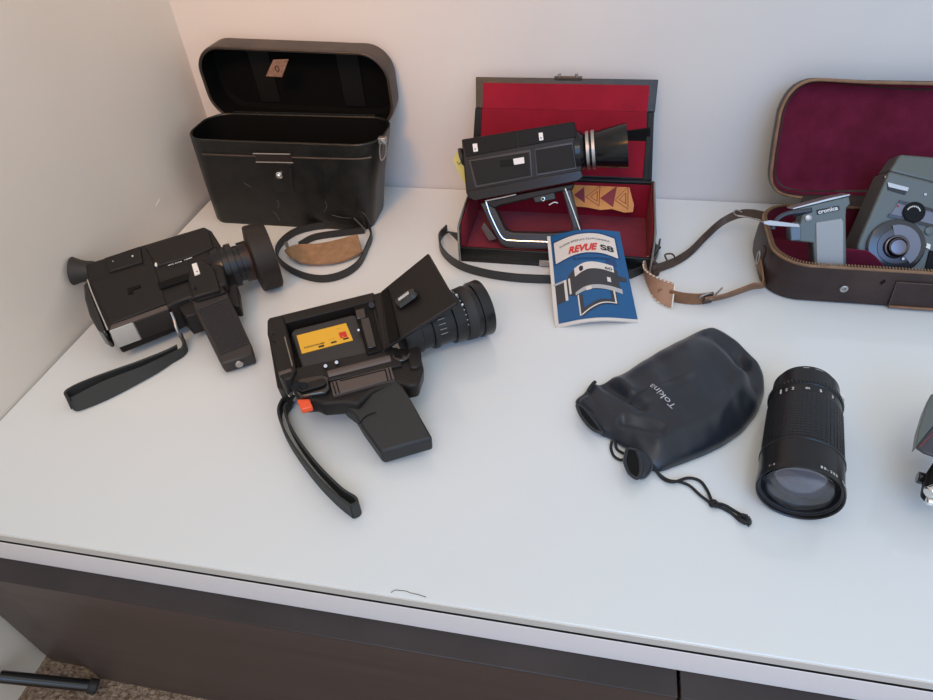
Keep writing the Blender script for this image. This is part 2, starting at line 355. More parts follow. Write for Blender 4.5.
# eyecup
b = NB(); a0 = T1(91, 271, -.012); dd = (W(69, 271, .066)-a0).normalized()
lathe(b, a0, dd, [(-.003,.0112),(.004,.0114),(.010,.0126),(.0185,.0158),(.019,.0148),(.012,.010),(.006,.006)], 32); put('eyecup', b, rubber, cam1)
# lens
zc = .040
la, lb = W(216, 270, zc), W(279, 252, zc); ld = (lb-la).normalized()
b = NB(); lathe(b, la-ld*.004, ld, [(0,.021),(.006,.025),(.013,.0262),(.0135,.0235),(.020,.0235),(.0205,.0255),(.0275,.0255),(.028,.021),(.034,.021),(.0345,.0235),(.041,.0235),(.0415,.019),(.052,.019)], 48)
ln1 = put('lens_barrel', b, lensmetal, cam1, ang=30)
b = NB(); lathe(b, la+ld*.0365, ld, [(0,.0237),(.004,.0237)], 48); put('copper_ring', b, mat('copper ring', (.045,.022,.016), .4, metal=.5), ln1)
b = NB(); prof = [(0,.026),(.002,.0385),(.0035,.0395),(.005,.0398),(.024,.0398),(.0255,.0392),(.0265,.037),(.0255,.034),(.014,.030),(.012,.018)]
lathe(b, la+ld*.041, ld, prof, 160, cap1=True, rib=(.0049,.0241,.0007)); put('lens_hood', b, rubber_warm, cam1, ang=50)
b = NB(); lathe(b, la+ld*.053, ld, [(0,.018),(.002,.012),(.003,.0)], 32, cap1=False); put('front_glass', b, mat('coated lens glass', (.02,.018,.03), .03, coat=1), ln1)
b = NB(); p1(b, [(221,287),(237,284),(238,290),(240,306),(233,306),(226,300)], -.012, .016); put('trigger_block', b, plastic, cam1, bevel=.002)
# grip
b = NB(); p1(b, [(190,297),(226,289),(252,346),(254,354),(222,364),(219,360),(194,309)], ZT-.004, .0145, .98)
g1 = put('grip', b, mat('ribbed grip rubber', (.03,.024,.022), .5, bump=.2, bscale=500), cam1, bevel=.002)
b = NB(); gl = T1(206,307, ZT-.0038); 
A1, A2, B1, B2 = (197,309),(228,296),(221,356),(249,345)
for k in range(26):
    t = .03+k/27
    p, q = T1(A1[0]+(B1[0]-A1[0])*t, A1[1]+(B1[1]-A1[1])*t, -.0032), T1(A2[0]+(B2[0]-A2[0])*t, A2[1]+(B2[1]-A2[1])*t, -.0032)
    cyl(b, p, q, .0007, seg=6)
put('grip_ribs', b, MATS['ribbed grip rubber'], g1)
b = NB(); c_ = W(239, 363, .0105); dn = (W(238,364,.02)-W(222,320,.02)); dn.z = 0; dn.normalize(); lathe(b, c_-dn*.005, dn, [(0,.0042),(.0075,.0042),(.008,.0036)], 24); put('grip_socket', b, nickel, g1)
b = NB(); p1(b, [(190,263),(203,259),(214,268),(220,289),(193,297),(188,280)], ZT+.0045, .006); gp = put('grip_shoulder', b, plastic, cam1, bevel=.0016)
b = NB(); p1(b, [(191.5,264),(196.5,262.3),(200,272.8),(194.5,275)], ZT+.006, .002); put('switch', b, white_paint, gp, bevel=.0005)
b = NB(); cyl(b, T1(197,271.5, ZT+.0062), T1(197,271.5, ZT+.0066), .0007, seg=10); put('switch_dot', b, ink, gp)
b = NB(); cyl(b, T1(195,288, ZT+.004), T1(195,288, ZT+.006), .0016, seg=14); put('screw', b, plastic_dark, gp)
b = NB(); cyl(b, T1(199,309, ZT-.004), T1(199,309, ZT-.0005), .0022, seg=14); put('release_pin', b, plastic, g1)
b = NB(); p1(b, [(208,262),(221,257),(227,283),(216,287)], ZT+.001, .024); put('lens_mount', b, plastic, cam1, bevel=.003)
# wrist strap
lo1 = [(184,340),(187,350),(183,356),(172,363),(154,375),(113,397),(82,410),(74,410)]
hi1 = [(181,333),(183,345),(178,350),(167,355),(140,367),(104,381),(76,395),(69,398)]
wsp = put('wrist_strap', ribbon(NB(), [W(x, y, .001) for x, y in lo1], [W(x, y, .013 if i else .016) for i, (x, y) in enumerate(hi1)], .0022), nylon, cam1)
lo2 = [(178,354),(166,358),(140,370),(104,384),(76,398),(70,402),(72,409)]
hi2 = [(177,345),(165,351),(137,362),(100,375),(75,385),(65,392),(68,398)]
put('strap_back', ribbon(NB(), [W(x, y, .001) for x, y in lo2], [W(x, y, .016) for i, (x, y) in enumerate(hi2)], .0022), nylon, wsp)
b = NB(); tube(b, [T1(171,312,-.004), W(174,319.5,.034), W(176,327,.028), W(179,334,.020), W(182,340,.009)], .0016, 8); put('strap_ring', b, nickel, wsp)

# ================================================================ CAMERA 2 (centre, film door open)
Z2 = .050
cam2 = thing('movie_camera', 'black film camera with its film door open showing a yellow labelled cartridge', 'film camera', W(345, 365, 0))
b = NB()
pz(b, [(268.5,318),(373.5,292),(384,312),(394,352),(393,358),(289,376),(284,390),(277,387),(267.4,331.4)], .032, .028, .97)           # floor of bay
pz(b, [(268.5,318),(373.5,292.5),(377,300),(284,323),(286,329),(272,332)], Z2, .022)                                                # upper rim
pz(b, [(366,303),(377,300),(389,348),(381,352)], Z2-.002, .02)                                                                       # front bulkhead
pz(b, [(291,369),(389,347),(398,347),(402,365),(293,388)], Z2-.003, .024)                                                              # lower rim
body2 = put('body', b, plastic, cam2, bevel=.0012)
b = NB(); pz(b, [(267,319),(284,315.5),(296,369),(292,378),(283,379.5),(278.5,375),(267,333)], Z2+.001, .026, .98); rear = put('rear_panel', b, plastic, cam2, bevel=.002)
b = NB(); tube(b, [W(284.7,337,Z2+.0018), W(292.4,366,Z2+.0018)], .0006, 6); put('chrome_line', b, nickel, rear)
b = NB(); pz(b, [(278,372),(291,368),(292,371),(279,375)], Z2+.0018, .002); put('rear_tab', b, plastic_brown, rear, bevel=.0004)
b = NB()
for x, y in ((273.5,334.5),(274.5,342)): cyl(b, W(x,y,Z2), W(x,y,Z2+.0016), .0013, seg=10)
put('screw', b, plastic_dark, rear)
# bay interior fittings
b = NB(); pz(b, [(353,307),(371,302.5),(383,350),(367,354)], Z2-.001, .016); fg = put('film_gate', b, plastic_dark, cam2, bevel=.0008)
b = NB()
pz(b, [(355,310),(364,308),(366,317),(357,319)], Z2+.0008, .003); pz(b, [(360,319),(369,317),(376,346),(368,348)], Z2+.0008, .003)
put('gate_plate', b, plastic_gloss, fg, bevel=.0006)
b = NB(); cyl(b, W(358.5,330,Z2-.001), W(358.5,330,Z2+.003), .0012, seg=12); put('gate_pin', b, nickel, fg)
b = NB(); cyl(b, W(371.5,305,Z2), W(371.5,305,Z2+.002), .0035, seg=24); put('door_hinge', b, plastic, fg, bevel=.0005)
# lower deck with rod, plate, buttons
b = NB()
pz(b, [(291,373),(330,366),(395,352),(419,346),(424,368),(419,384),(409,386),(395,381),(372,391),(358,404),(345,402),(322,404),(313,400),(301,401),(295,396),(290,384)], .044, .018, .97)
deck = put('lower_deck', b, plastic, cam2, bevel=.003, seg=3)
b = NB(); c0, c1 = W(328.5,377,.043), W(391,361,.043); cyl(b, c0, c1, .0062, seg=32); put('battery_tube', b, plastic_brown, cam2, bevel=.0006)
b = NB(); pz(b, [(330,382),(391,366.5),(394.6,378),(333,395)], .0475, .006); lp = put('ribbed_plate', b, plastic_brown, cam2, bevel=.0006)
b = NB()
for (xa, ya, xb, yb_) in ((332.5,382.5,336,394),(336,381.5,339.5,393),(385,369,388,380.5),(388.5,368,391.5,379.5),(340,381,384.5,369.8)):
    tube(b, [W(xa,ya,.0476), W(xb,yb_,.0476)], .0006, 5)
put('groove', b, plastic_dark, lp)
b = NB(); pz(b, [(295,381),(300,378),(322,374),(328,376),(329.5,388),(325,392),(301,396),(297,392)], .049, .008); bt = put('lever_pad', b, plastic_gloss, cam2, bevel=.0015)
b = NB(); loft(b, [on(W(312,385,z), (W(326,381,.05)-W(298,389,.05)).normalized(), Z.cross((W(326,381,.05)-W(298,389,.05)).normalized()), rr(w, h, h/2.02, 8)) for z, w, h in ((.049,.026,.010),(.051,.026,.010),(.0515,.024,.008))]); put('lever', b, plastic, bt)
b = NB(); cyl(b, W(297.5,386,.048), W(297.5,386,.0525), .0045, seg=24); cyl(b, W(304,386,.050), W(304,386,.0535), .0035, seg=20); put('button', b, plastic_dark, bt, bevel=.0005)
b = NB(); pz(b, [(296.5,399),(309.5,398.5),(312.5,406.5),(301.2,409.5)], .0450, .006); put('run_switch', b, orange_p, cam2, bevel=.0012)['label'] = 'bright orange switch'
b = NB(); c_ = W(401.5,357,.044); cyl(b, c_, c_+Z*.0035, .0088, seg=40); dl = put('dial', b, plastic_gloss, cam2, bevel=.001)
b = NB(); tube(b, [c_+Z*.004+V3((math.cos(a/8*3.1416+3.4), math.sin(a/8*3.1416+3.4), 0))*.0078 for a in range(9)], .0003, 5, 1); put('dial_line', b, plastic_brown, dl)
b = NB(); pz(b, [(406,349),(420,345.5),(422,363),(418,367),(410,368)], .047, .014, .98); put('front_block', b, plastic, cam2, bevel=.002)
b = NB(); pz(b, [(405,376),(417,371),(422,378),(419,385),(408,389)], .038, .012, .98); put('trigger', b, plastic_gloss, cam2, bevel=.003)
b = NB()
for x, y in ((325.5,366),(336.5,362.3)): cyl(b, W(x,y,.047), W(x,y,.0505), .0019, seg=14)
put('contact', b, nickel, cam2, bevel=.0004)
# lens 2
zl = .0315; la, lb = W(416, 330, zl), W(483.5, 307, zl); ld = (lb-la).normalized()
LL = (lb-la).length
prof = [(-.018,.024),(0,.024),(.001,.022),(.012,.022),(.0125,.0245),(.018,.0245),(.0185,.0235),(.036,.0238),(.0365,.0268),(.047,.0270),(.0475,.0262),(.049,.0262),(.0495,.0275),(LL-.016,.0285),(LL-.0155,.0278),(LL-.012,.0278),(LL-.0115,.0300),(LL-.001,.0305),(LL,.0300),(LL-.0005,.0275),(LL-.009,.025)]
b = NB(); lathe(b, la, ld, prof, 72); l2 = put('zoom_lens', b, lensmetal, cam2, ang=30)
b = NB(); lathe(b, la, ld, [(.0495,.0273),(.050,.0282),(LL-.018,.0291),(LL-.0175,.028)], 144, False, False, rib=(.0499, LL-.0176, .0004)); put('focus_ring', b, rubber, l2, ang=50)
b = NB(); lathe(b, la, ld, [(.0130,.0243),(.0131,.0251),(.0176,.0251),(.0178,.0243)], 96, False, False, rib=(.0130,.0177,.0006)); put('aperture_ring', b, lensmetal, l2, ang=50)
b = NB(); lathe(b, la, ld, [(LL-.008,.0249),(LL-.006,.015),(LL-.005,.001)], 40, False, True); put('front_glass', b, MATS['coated lens glass'], l2)
u_, v_, _ = frame_of(ld)
def around(t, r, ang): return la+ld*t+(Z*math.sin(ang)+ld.cross(Z).normalized()*math.cos(ang))*r
b = NB()
for k in range(11):
    a = .25+k*.2
    cyl(b, around(.0482, .0264, a), around(.0482, .0272, a), .0005, seg=6)
for a in (1.55, 1.05): cyl(b, around(.048, .0266, a), around(.048, .0285, a), .0011, seg=10)
put('scale_marks', b, white_mark, l2)
b = NB()
for k in range(5):
    a = .15+k*.22; tube(b, [around(.0186, .0236, a), around(.026, .0238, a)], .0003, 4, 1)
put('scale_lines', b, nickel, l2)
# door
hz = .0525
D0, D1, D2, D3 = W(380.5,291.5,hz), W(428,253,.086), W(456.5,302.5,.086), W(385,347.5,hz)
dn = (D1-D0).cross(D3-D0).normalized(); dn = dn if dn.z > 0 else -dn
b = NB(); prism(b, [D0, D1, D2, D3], -dn*.004); door = put('film_door', b, plastic, cam2, bevel=.0012)
du = (D1-D0).normalized(); dv = (D3-D0).normalized()
def DP(x, y, off=0): return WP(x, y, D0+dn*off, dn)
b = NB(); prism(b, [DP(*p, .0006) for p in ((381.5,292.5),(388,288.5),(399,337.5),(389,343.5))], -dn*.001); put('door_slot', b, plastic_dark, door)
b = NB(); c_ = DP(406.5, 299, 0); kx = (DP(416,292.5)-DP(397,306)).normalized(); ky = dn.cross(kx)
loft(b, [on(c_+dn*h, kx, ky, rr(w, d, r, 6)) for h, w, d, r in ((0,.026,.015,.005),(.0035,.0235,.0125,.0045),(.0045,.021,.010,.004))]); kn = put('pressure_pad', b, plastic_gloss, door, ang=25)
b = NB(); obox(b, c_+dn*.0048, kx, ky, dn, .0125, .0035, .0008); pl_ = put('pad_plate', b, white_paint, kn)
letters('lettering', 'OPEN', c_+dn*.0053-kx*.0052-ky*.0012, kx, ky, .0028, ink, pl_, width=.0104, depth=.00005)
b = NB(); prism(b, [W(373,294.5,Z2+.001), W(381,292,hz), W(386,347,hz), W(384,349.5,Z2)], (0,0,-.004)); put('hinge_plate', b, plastic, door, bevel=.0006)
# grip
b = NB(); gz = lambda y: .0425-(y-392)/60*.0215 if y > 392 else .0425
prism(b, [W(x, y, gz(y)) for x, y in [(340,398),(398,379),(404,386),(410,398),(433,438),(381,453),(361,425),(354,413),(342,404)]], (0,0,-.017), .985)
g2 = put('grip', b, mat('soft black grip', (.012,.012,.013), .5, bump=.5, bscale=900, bdist=.0004), cam2, bevel=.004, seg=4)
b = NB(); tube(b, [W(p[0], p[1], gz(p[1])+.0003) for p in ((359,424),(366,416),(376,412))], .0005, 5); put('grip_seam', b, plastic_dark, g2)
b = NB(); c_ = W(405.5, 449.5, .0135); dd = (W(405,451,.02)-W(385,400,.02)); dd.z = 0; dd.normalize(); lathe(b, c_-dd*.003, dd, [(0,.0022),(.0042,.0022),(.0044,.0012),(.003,.001)], 20); put('tripod_socket', b, nickel, g2)
# wrist strap
s3 = [(294,397),(286,404),(281,418),(287,438),(300,460),(318,484),(337,504),(354,518)]
put('wrist_strap', ribbon(NB(), [W(x, y, .0012)-V3((0,0,0)) for x, y in s3], [W(x, y, .0012)+Z*(.009+.0013*i) for i, (x, y) in enumerate(s3)], .0022), nylon, cam2)
s4 = [(292,401),(291,408),(287,416),(292,432),(305,454),(324,478),(345,499),(358,508),(360,514),(354,518)]
put('wrist_strap', ribbon(NB(), [W(x, y, .0012) for x, y in s4], [W(x, y, .0012)+Z*(.010+.0009*i) for i, (x, y) in enumerate(s4)], .0022), nylon, cam2)
b = NB(); tube(b, [W(289,396,.038), W(293,393,.037), W(297,396,.035), W(294,400,.02)], .0013, 6); put('strap_ring', b, nickel, cam2)

# film cartridge
fc = thing('film_cartridge', 'black film cartridge with yellow label inside the open camera', 'film cartridge', W(328, 345, .0325))
b = NB(); cp = [(294,329),(352,314.5),(357,315),(369,352),(367,356.5),(306,369),(302,368),(290.5,333)]
pz(b, cp, .046, .0135, 1.0); put('shell', b, mat('cartridge plastic', (.024,.024,.025), .45), fc, bevel=.0022, seg=3)
LB = [(296.5,335.5),(346,323),(353,340),(301.8,353.5)]
b = NB(); pz(b, LB, .0466, .0006); lab = put('label', b, yellow, fc)
def LQ(u, v, z=.0467):
    a, b_, c, d = [V3((*p, 0)) for p in LB]; p = (a*(1-u)+b_*u)*(1-v)+(d*(1-u)+c*u)*v; return W(p.x, p.y, z)
for (u0, u1, v0, v1, m_) in ((.79,.93,.42,.74,red_p),(.34,.45,.84,.93,ink),(.59,.70,.80,.88,ink),(.83,.94,.78,.86,ink)):
    b = NB(); prism(b, [LQ(u0,v0,.0469), LQ(u1,v0,.0469), LQ(u1,v1,.0469), LQ(u0,v1,.0469)], (0,0,-.0002)); put('label_print', b, m_, lab)
lx_ = LQ(1,.5)-LQ(0,.5); ly_ = LQ(.5,0)-LQ(.5,1)
letters('label_mark', 'K', LQ(.83,.70,.0469), lx_, ly_, .0026, yellow, lab, depth=.0002, bold=.03)
letters('label_print', 'KODACHROME', LQ(.07,.78,.0469), lx_, ly_, .0028, ink, lab, width=(LQ(.47,.5)-LQ(.07,.5)).length, bold=.02)
letters('label_print', 'ASA 40', LQ(.56,.68,.0469), lx_, ly_, .0014, mat('ochre ink', (.25,.11,.02), .6), lab, width=.006)
letters('label_print', 'KODAK', LQ(.78,.22,.0469), lx_, ly_, .0013, MATS['ochre ink'], lab, width=.0055)

# ================================================================ RED LINED CASE
rc = thing('camera_case', 'open black camera case with bright red velvet lining behind the blue booklet', 'camera case', (-.045, .72, 0))
xl0, xr0, yf0, yb0 = -.158, .0745, .661, .786
TH = .004
b = NB(); box(b, xl0, xr0, yf0, yb0, 0, .004); put('floor_panel', b, leather_black, rc, bevel=.0008)
b = NB(); box(b, xl0+TH, xr0-TH, yf0+TH, yb0-TH, .004, .0048); put('floor_lining', b, mat('dark red velvet lining', (.17,.006,.022), .9, var=.5, vscale=40, col2=(.24,.010,.03), sheen=.2), rc)
b = NB(); box(b, xl0, xr0, yf0, yf0+TH, .004, .021); fp = put('front_panel', b, leather_black, rc, bevel=.001)
b = NB(); box(b, xl0+.004, xr0-.004, yf0+TH, yf0+TH+.0007, .0045, .0205); put('lining', b, red_lining, fp)
b = NB(); box(b, xl0, xr0, yb0-TH, yb0, .004, .056); bk_ = put('back_panel', b, leather_black, rc, bevel=.001)
b = NB(); box(b, xl0+.004, xr0-.004, yb0-TH-.0007, yb0-TH, .0045, .052); put('lining', b, red_lining, bk_)
for x0, x1, xi in ((xl0-.001, xl0+TH-.001, xl0+TH-.001), (xr0-TH+.001, xr0+.001, xr0-TH+.001)):
    b = NB(); prof = [(yf0, .0), (yf0, .041), (yf0+.012, .050), (yb0-.0045, .058), (yb0-.0045, 0)]
    prism(b, [(x0, y, z) for y, z in prof], (x1-x0, 0, 0)); sp = put('side_panel', b, leather_black, rc, bevel=.0008)
    s = 1 if xi > x0 and x0 < 0 else -1
    b = NB(); prism(b, [(xi, y+(.005 if y < .7 else -.002), max(z-.001, .005)) for y, z in prof], (s*.0008, 0, 0)); put('lining', b, red_lining, sp)
    b = NB(); tube(b, [(x0+.002, yf0-.0008, .001), (x0+.002, yf0-.0008, .041), (x0+.002, yf0+.011, .051), (x0+.002, yb0-.01, .0588)], .0013, 6, 5); put('metal_trim', b, nickel, sp)
b = NB(); box(b, -.058, -.034, yf0-.002, yf0, .002, .010); put('clasp_catch', b, nickel, fp, bevel=.0004)
# lid as two slightly folded panels
def lidpan(name, y0, z0, y1, z1, w0, w1, m_, par, th, grow=0):
    b = NB(); n_ = V3((0, -(z1-z0), (y1-y0))).normalized(); cx = (xl0+xr0)/2-.0045
    prism(b, [V3((cx-w0/2, y0, z0))+n_*grow, V3((cx+w0/2, y0, z0))+n_*grow, V3((cx+w1/2-.001, y1, z1))+n_*grow, V3((cx-w1/2-.001, y1, z1))+n_*grow], -n_*th)
    return put(name, b, m_, par, bevel=.0006 if th > .002 else 0)
yh, zh, ym, zm, yt, zt_ = .787, .055, .806, .137, .822, .170
l1 = lidpan('lid', yh, zh, ym, zm, .236, .222, leather_black, rc, .004)
l2_ = lidpan('lid_flap', ym, zm, yt, zt_, .222, .2235, leather_black, rc, .004)
def inset(name, a, b_, t0, t1, w0, w1, par):
    y0, z0, y1, z1 = a[0]+(b_[0]-a[0])*t0, a[1]+(b_[1]-a[1])*t0, a[0]+(b_[0]-a[0])*t1, a[1]+(b_[1]-a[1])*t1
    lidpan(name, y0, z0, y1, z1, w0, w1, red_lining, par, .001, .0012)
inset('lid_lining', (yh,zh), (ym,zm), .05, 1.0, .222, .204, l1); inset('lid_lining', (ym,zm), (yt,zt_), 0, .82, .204, .204, l2_)
for sx in (xl0-.0015, xr0-.0145): b = NB(); prism(b, [(sx, yh-.002, zh), (sx+.007, yh-.002, zh), (sx+.010-(.006 if sx > 0 else 0), ym-.003, zm), (sx+.003-(.006 if sx > 0 else 0), ym-.003, zm)], (0, .003, 0)); put('lid_border', b, leather_black, l1, bevel=.0005)
# elastic loop in the lid (dark band at right) 
b = NB(); prism(b, [WY(*p, .797) for p in ((626,131),(650,128),(651,143),(628,145))], (0, .002, 0)); put('lid_loop', b, plastic_dark, l1, bevel=.0006)
b = NB(); tube(b, [(xl0+.004, yh-.0022, zh+.001), (xr0-.004, yh-.0022, zh+.001)], .0016, 6, 1); put('hinge_bead', b, plastic_dark, l1)
b = NB(); box(b, -.060, -.026, yt-.003, yt+.001, zt_-.001, zt_+.0025); lt = put('latch', b, mat('bronze latch', (.12,.09,.07), .4, metal=.7), l2_, bevel=.0005)
b = NB()
for xx in (-.054, -.033): cyl(b, (xx, yt-.001, zt_+.002), (xx, yt-.001, zt_+.0055), .002, seg=12)
put('latch_stud', b, nickel, lt)
# strap
sp_ = [(457,229),(447,232),(440,241),(443,255),(458,268),(482,276),(512,281),(548,283),(600,284),(636,276),(654,262),(659,246),(655,236)]
rst = put('carrying_strap', ribbon(NB(), [W(*p, .001) for p in sp_[1:-1]], [W(*p, .001)+Z*.011 for p in sp_[1:-1]], .0022), mat('strap vinyl', (.022,.023,.022), .45, bump=.2, bscale=500), rc)
put('strap_end', ribbon(NB(), [V3((xl0-.001,.672,.02)), W(449,232,.008), W(447,233,.001)], [V3((xl0-.001,.672,.034)), W(449,232,.02), W(447,233,.012)], .002), MATS['strap vinyl'], rst)
put('strap_end', ribbon(NB(), [V3((xr0+.003,.68,.016)), W(660,247,.006), W(659,249,.001)], [V3((xr0+.003,.68,.03)), W(660,247,.018), W(659,249,.012)], .002), MATS['strap vinyl'], rst)

# orange paper in the case
on_ = V3((0, -.75, .66)).normalized(); oo = V3((0, .767, .032))
pp = [(571,206),(567,196),(573,182),(590,180.5),(628,181),(630,190),(634,205),(633,212),(624,212.5),(612,209),(600,210),(588,207.5)]
orp = put('instruction_slip', prism(NB(), [WP(x, y, oo, on_) for x, y in pp], -on_*.0008), orange_paper)
tag(orp, 'orange waxed paper slip printed with dark red triangles in the red lined case', 'paper slip')
for tri, fill in ((((574,195),(584,187),(585,203)),1), (((586,197),(600,186),(599,206)),0), (((600,198),(617,186),(613,207)),1), (((615,200),(628,187),(628,209)),0)):
    q = [WP(x, y, oo+on_*.0004, on_) for x, y in tri]
    b = NB()
    if fill: prism(b, q, -on_*.0003)
    else:
        for i in range(3): tube(b, [q[i], q[(i+1) % 3]], .0004, 4, 1)
        c_ = sum(q, V3())/3
        for i in range(3): tube(b, [c_+(q[i]-c_)*.5, c_+(q[(i+1) % 3]-c_)*.5], .0004, 4, 1)
    put('triangle', b, mat('dark red print', (.22,.01,.02), .6), orp)

# ================================================================ CAMERA 3 (in red case)
o3 = V3((0, .678, .012)); s3v = V3((0, .055, .12)).normalized(); n3 = V3((0, -.12, .055)).normalized()
def C3(x, y, off=0): return WP(x, y, o3+n3*off, n3)
def c3(bm, px, off, dep, taper=1): return prism(bm, [C3(x, y, off) for x, y in px], -n3*dep, taper)
cam3 = thing('movie_camera', 'boxy black film camera with chrome edged handle standing in the red lined case', 'film camera', (-.09, .69, .0048))
b = c3(NB(), [(461.5,139.5),(574,121.5),(577,134),(582,166),(581,179.5),(470,200),(466,193)], 0, .034); put('body', b, mat('satin black enamel', (.008,.0075,.007), .4, spec=.3), cam3, bevel=.0015)
b = c3(NB(), [(463,140),(516,131.5),(518,147.5),(466,157)], .0012, .003); put('top_cover', b, mat('matt black cover', (.003,.003,.003), .5, spec=.2), cam3, bevel=.0006)
b = c3(NB(), [(517,131.3),(574,122),(576,137),(519,147.3)], .0012, .003); put('top_cover', b, MATS['matt black cover'], cam3, bevel=.0006)
for pts in ([(468,160),(531,149),(533,177),(475,188.5)], [(534,148.5),(573,141.5),(577,169),(536,176.5)]):
    fr = put('side_frame', c3(NB(), pts, .001, .003), mat('satin frame', (.030,.027,.026), .3), cam3, bevel=.0008)
    cx, cy = sum(p[0] for p in pts)/4, sum(p[1] for p in pts)/4
    put('side_inset', c3(NB(), [(cx+(x-cx)*.93, cy+(y-cy)*.84) for x, y in pts], .0018, .002), mat('textured leatherette', (.010,.0095,.009), .6, spec=.25, bump=.6, bscale=1500, bdist=.0003), fr, bevel=.0004)
b = c3(NB(), [(468,191),(581,170),(583,177),(578,181),(474,201),(468,196)], .0016, .004); put('lower_band', b, mat('glossy brown black band', (.014,.009,.008), .2, spec=.4), cam3, bevel=.001)
for p in ([(472.5,144),(477,143.3),(478,151.2),(473.5,152)], [(538.5,133),(542.5,132.3),(543.5,140),(539.5,140.7)]):
    t_ = put('tag_plate', c3(NB(), p, .002, .001), white_paint, cam3)
    cx, cy = sum(a for a, _ in p)/4, sum(a for _, a in p)/4+1.4; cc = C3(cx, cy, .0021); put('tag_dot', lathe(NB(), cc, n3, [(0,.0008),(.0003,.0008)], 10), ink, t_)
sl = put('switch_slot', c3(NB(), [(499.5,161),(524,156.8),(525,163.5),(500.5,167.5)], .0023, .001), plastic_dark, cam3, bevel=.0003)
put('slide_switch', c3(NB(), [(513,158.8),(523.7,157),(524.5,163.3),(514,165)], .0045, .003), white_paint, sl, bevel=.0004)
b = lathe(NB(), C3(581,148,-.017), (C3(628,142,-.017)-C3(581,148,-.017)), [(0,.021),(.002,.021)], 40); b.free()
la = C3(579, 151.5, -.017); ld = (C3(627, 145.5, -.017)-la).normalized(); LL = (C3(627,145.5,-.017)-la).length
b = lathe(NB(), la-ld*.004, ld, [(0,.024),(.006,.0235),(.012,.019),(.0125,.0205),(.0145,.0205),(.0150,.0195),(.0175,.0195),(.018,.0198),(LL+.0,.0258),(LL+.004,.0262),(LL+.0042,.0245),(LL-.008,.020)], 56); l3 = put('lens', b, mat('lens black paint', (.006,.006,.007), .20, spec=.35), cam3, ang=30)
for t0, t1, r_ in ((.0085, .0120, .0222), (.0150, .0185, .0226)):
    b = lathe(NB(), la, ld, [(t0, r_-.004), (t0, r_), (t1, r_+.0003), (t1, r_-.004)], 56, False, False); put('chrome_ring', b, nickel, l3, ang=30)
b = lathe(NB(), la, ld, [(LL-.0105,.0195),(LL-.0095,.010),(LL-.0092,.001)], 32, False, True); put('front_glass', b, MATS['coated lens glass'], l3)
b = NB(); c_ = C3(464,156,-.018); lathe(b, c_, C3(461,157,-.018)-c_, [(0,.010),(.004,.011),(.0045,.009)], 28); put('eyepiece', b, rubber, cam3)
# handle: pivot arm + loop
b = c3(NB(), [(484,200.5),(574,183.5),(573,190),(557,193),(500,206),(494,209),(487,205)], -.003, .024); put('handle_bar', b, plastic, cam3, bevel=.002)
b = NB(); c_ = C3(543.5,199-.5,-.0015); b.free()
hb = [(480,203),(489,224),(502,246),(512,250),(548,251.5),(580,247),(584,240),(569,186)]
hi_ = [(569,186),(561,187.5),(575,231),(571,234),(545,235.5),(511,233.5),(503,229),(491,203)]
loop_px = [(480,203),(489,224),(500,244),(506,248),(520,250),(560,250),(581,247),(584,240),(570,186),(561,187),(573,228),(570,232.5),(545,233.5),(512,232.5),(505,230),(492,202)]
b = c3(NB(), loop_px, -.004, .020); hd = put('handle', b, mat('dark grey handle', (.035,.032,.032), .35), cam3, bevel=.0016)
b = NB(); tube(b, [C3(x, y, -.0035) for x, y in ((486,202),(490,214),(497,229),(501,236),(505,239.5),(512,240.5),(530,241.3),(560,242.3),(577,242.5))], .0013, 8, 5); put('chrome_edge', b, chrome, hd)
b = NB(); tube(b, [C3(x, y, -.0035) for x, y in ((565,188.5),(572,208),(583,239))], .0015, 8, 5); put('chrome_edge', b, chrome, hd)
b = NB(); tube(b, [C3(x, y, .0) for x, y in ((485,201),(500,198),(516,194.5))], .0010, 8, 5); put('chrome_edge', b, nickel, hd)
b = NB(); c_ = C3(543,199,-.003); u_, v_ = s3v, V3((1,0,0)); tube(b, [c_+u_*math.cos(a*math.pi/8)*.0021+v_*math.sin(a*math.pi/8)*.0021+n3*.0006 for a in range(17)], .0005, 6, 1); put('screw_ring', b, chrome, cam3)
b = c3(NB(), [(530,191.5),(553,187.5),(556,199.5),(535,203.5)], -.0035, .010); put('trigger_housing', b, plastic_gloss, cam3, bevel=.0015)
b = NB(); tube(b, [C3(x, y, -.003) for x, y in ((549,205),(554,202.3),(558,203))], .0010, 6); put('trigger_edge', b, nickel, cam3)
b = c3(NB(), [(484,222),(497,239),(489,241),(481,228)], -.014, .006); put('battery_flap', b, plastic_brown, cam3, bevel=.0006)

# yellow note
b = NB(); q = [WY(*p, .7505) for p in ((462,150),(456,153),(453,160),(458,171),(464,183),(470,186),(473,160))]
yn = tag(put('paper_note', prism(b, q, (0,.0008,0)), yellow_paper), 'small pale yellow paper note tucked behind the boxy camera', 'note')
b = NB(); tube(b, [WY(*p, .750) for p in ((457,161.5),(459,164.5),(461,162),(463,165))], .0004, 4); put('pen_mark', b, ink, yn)

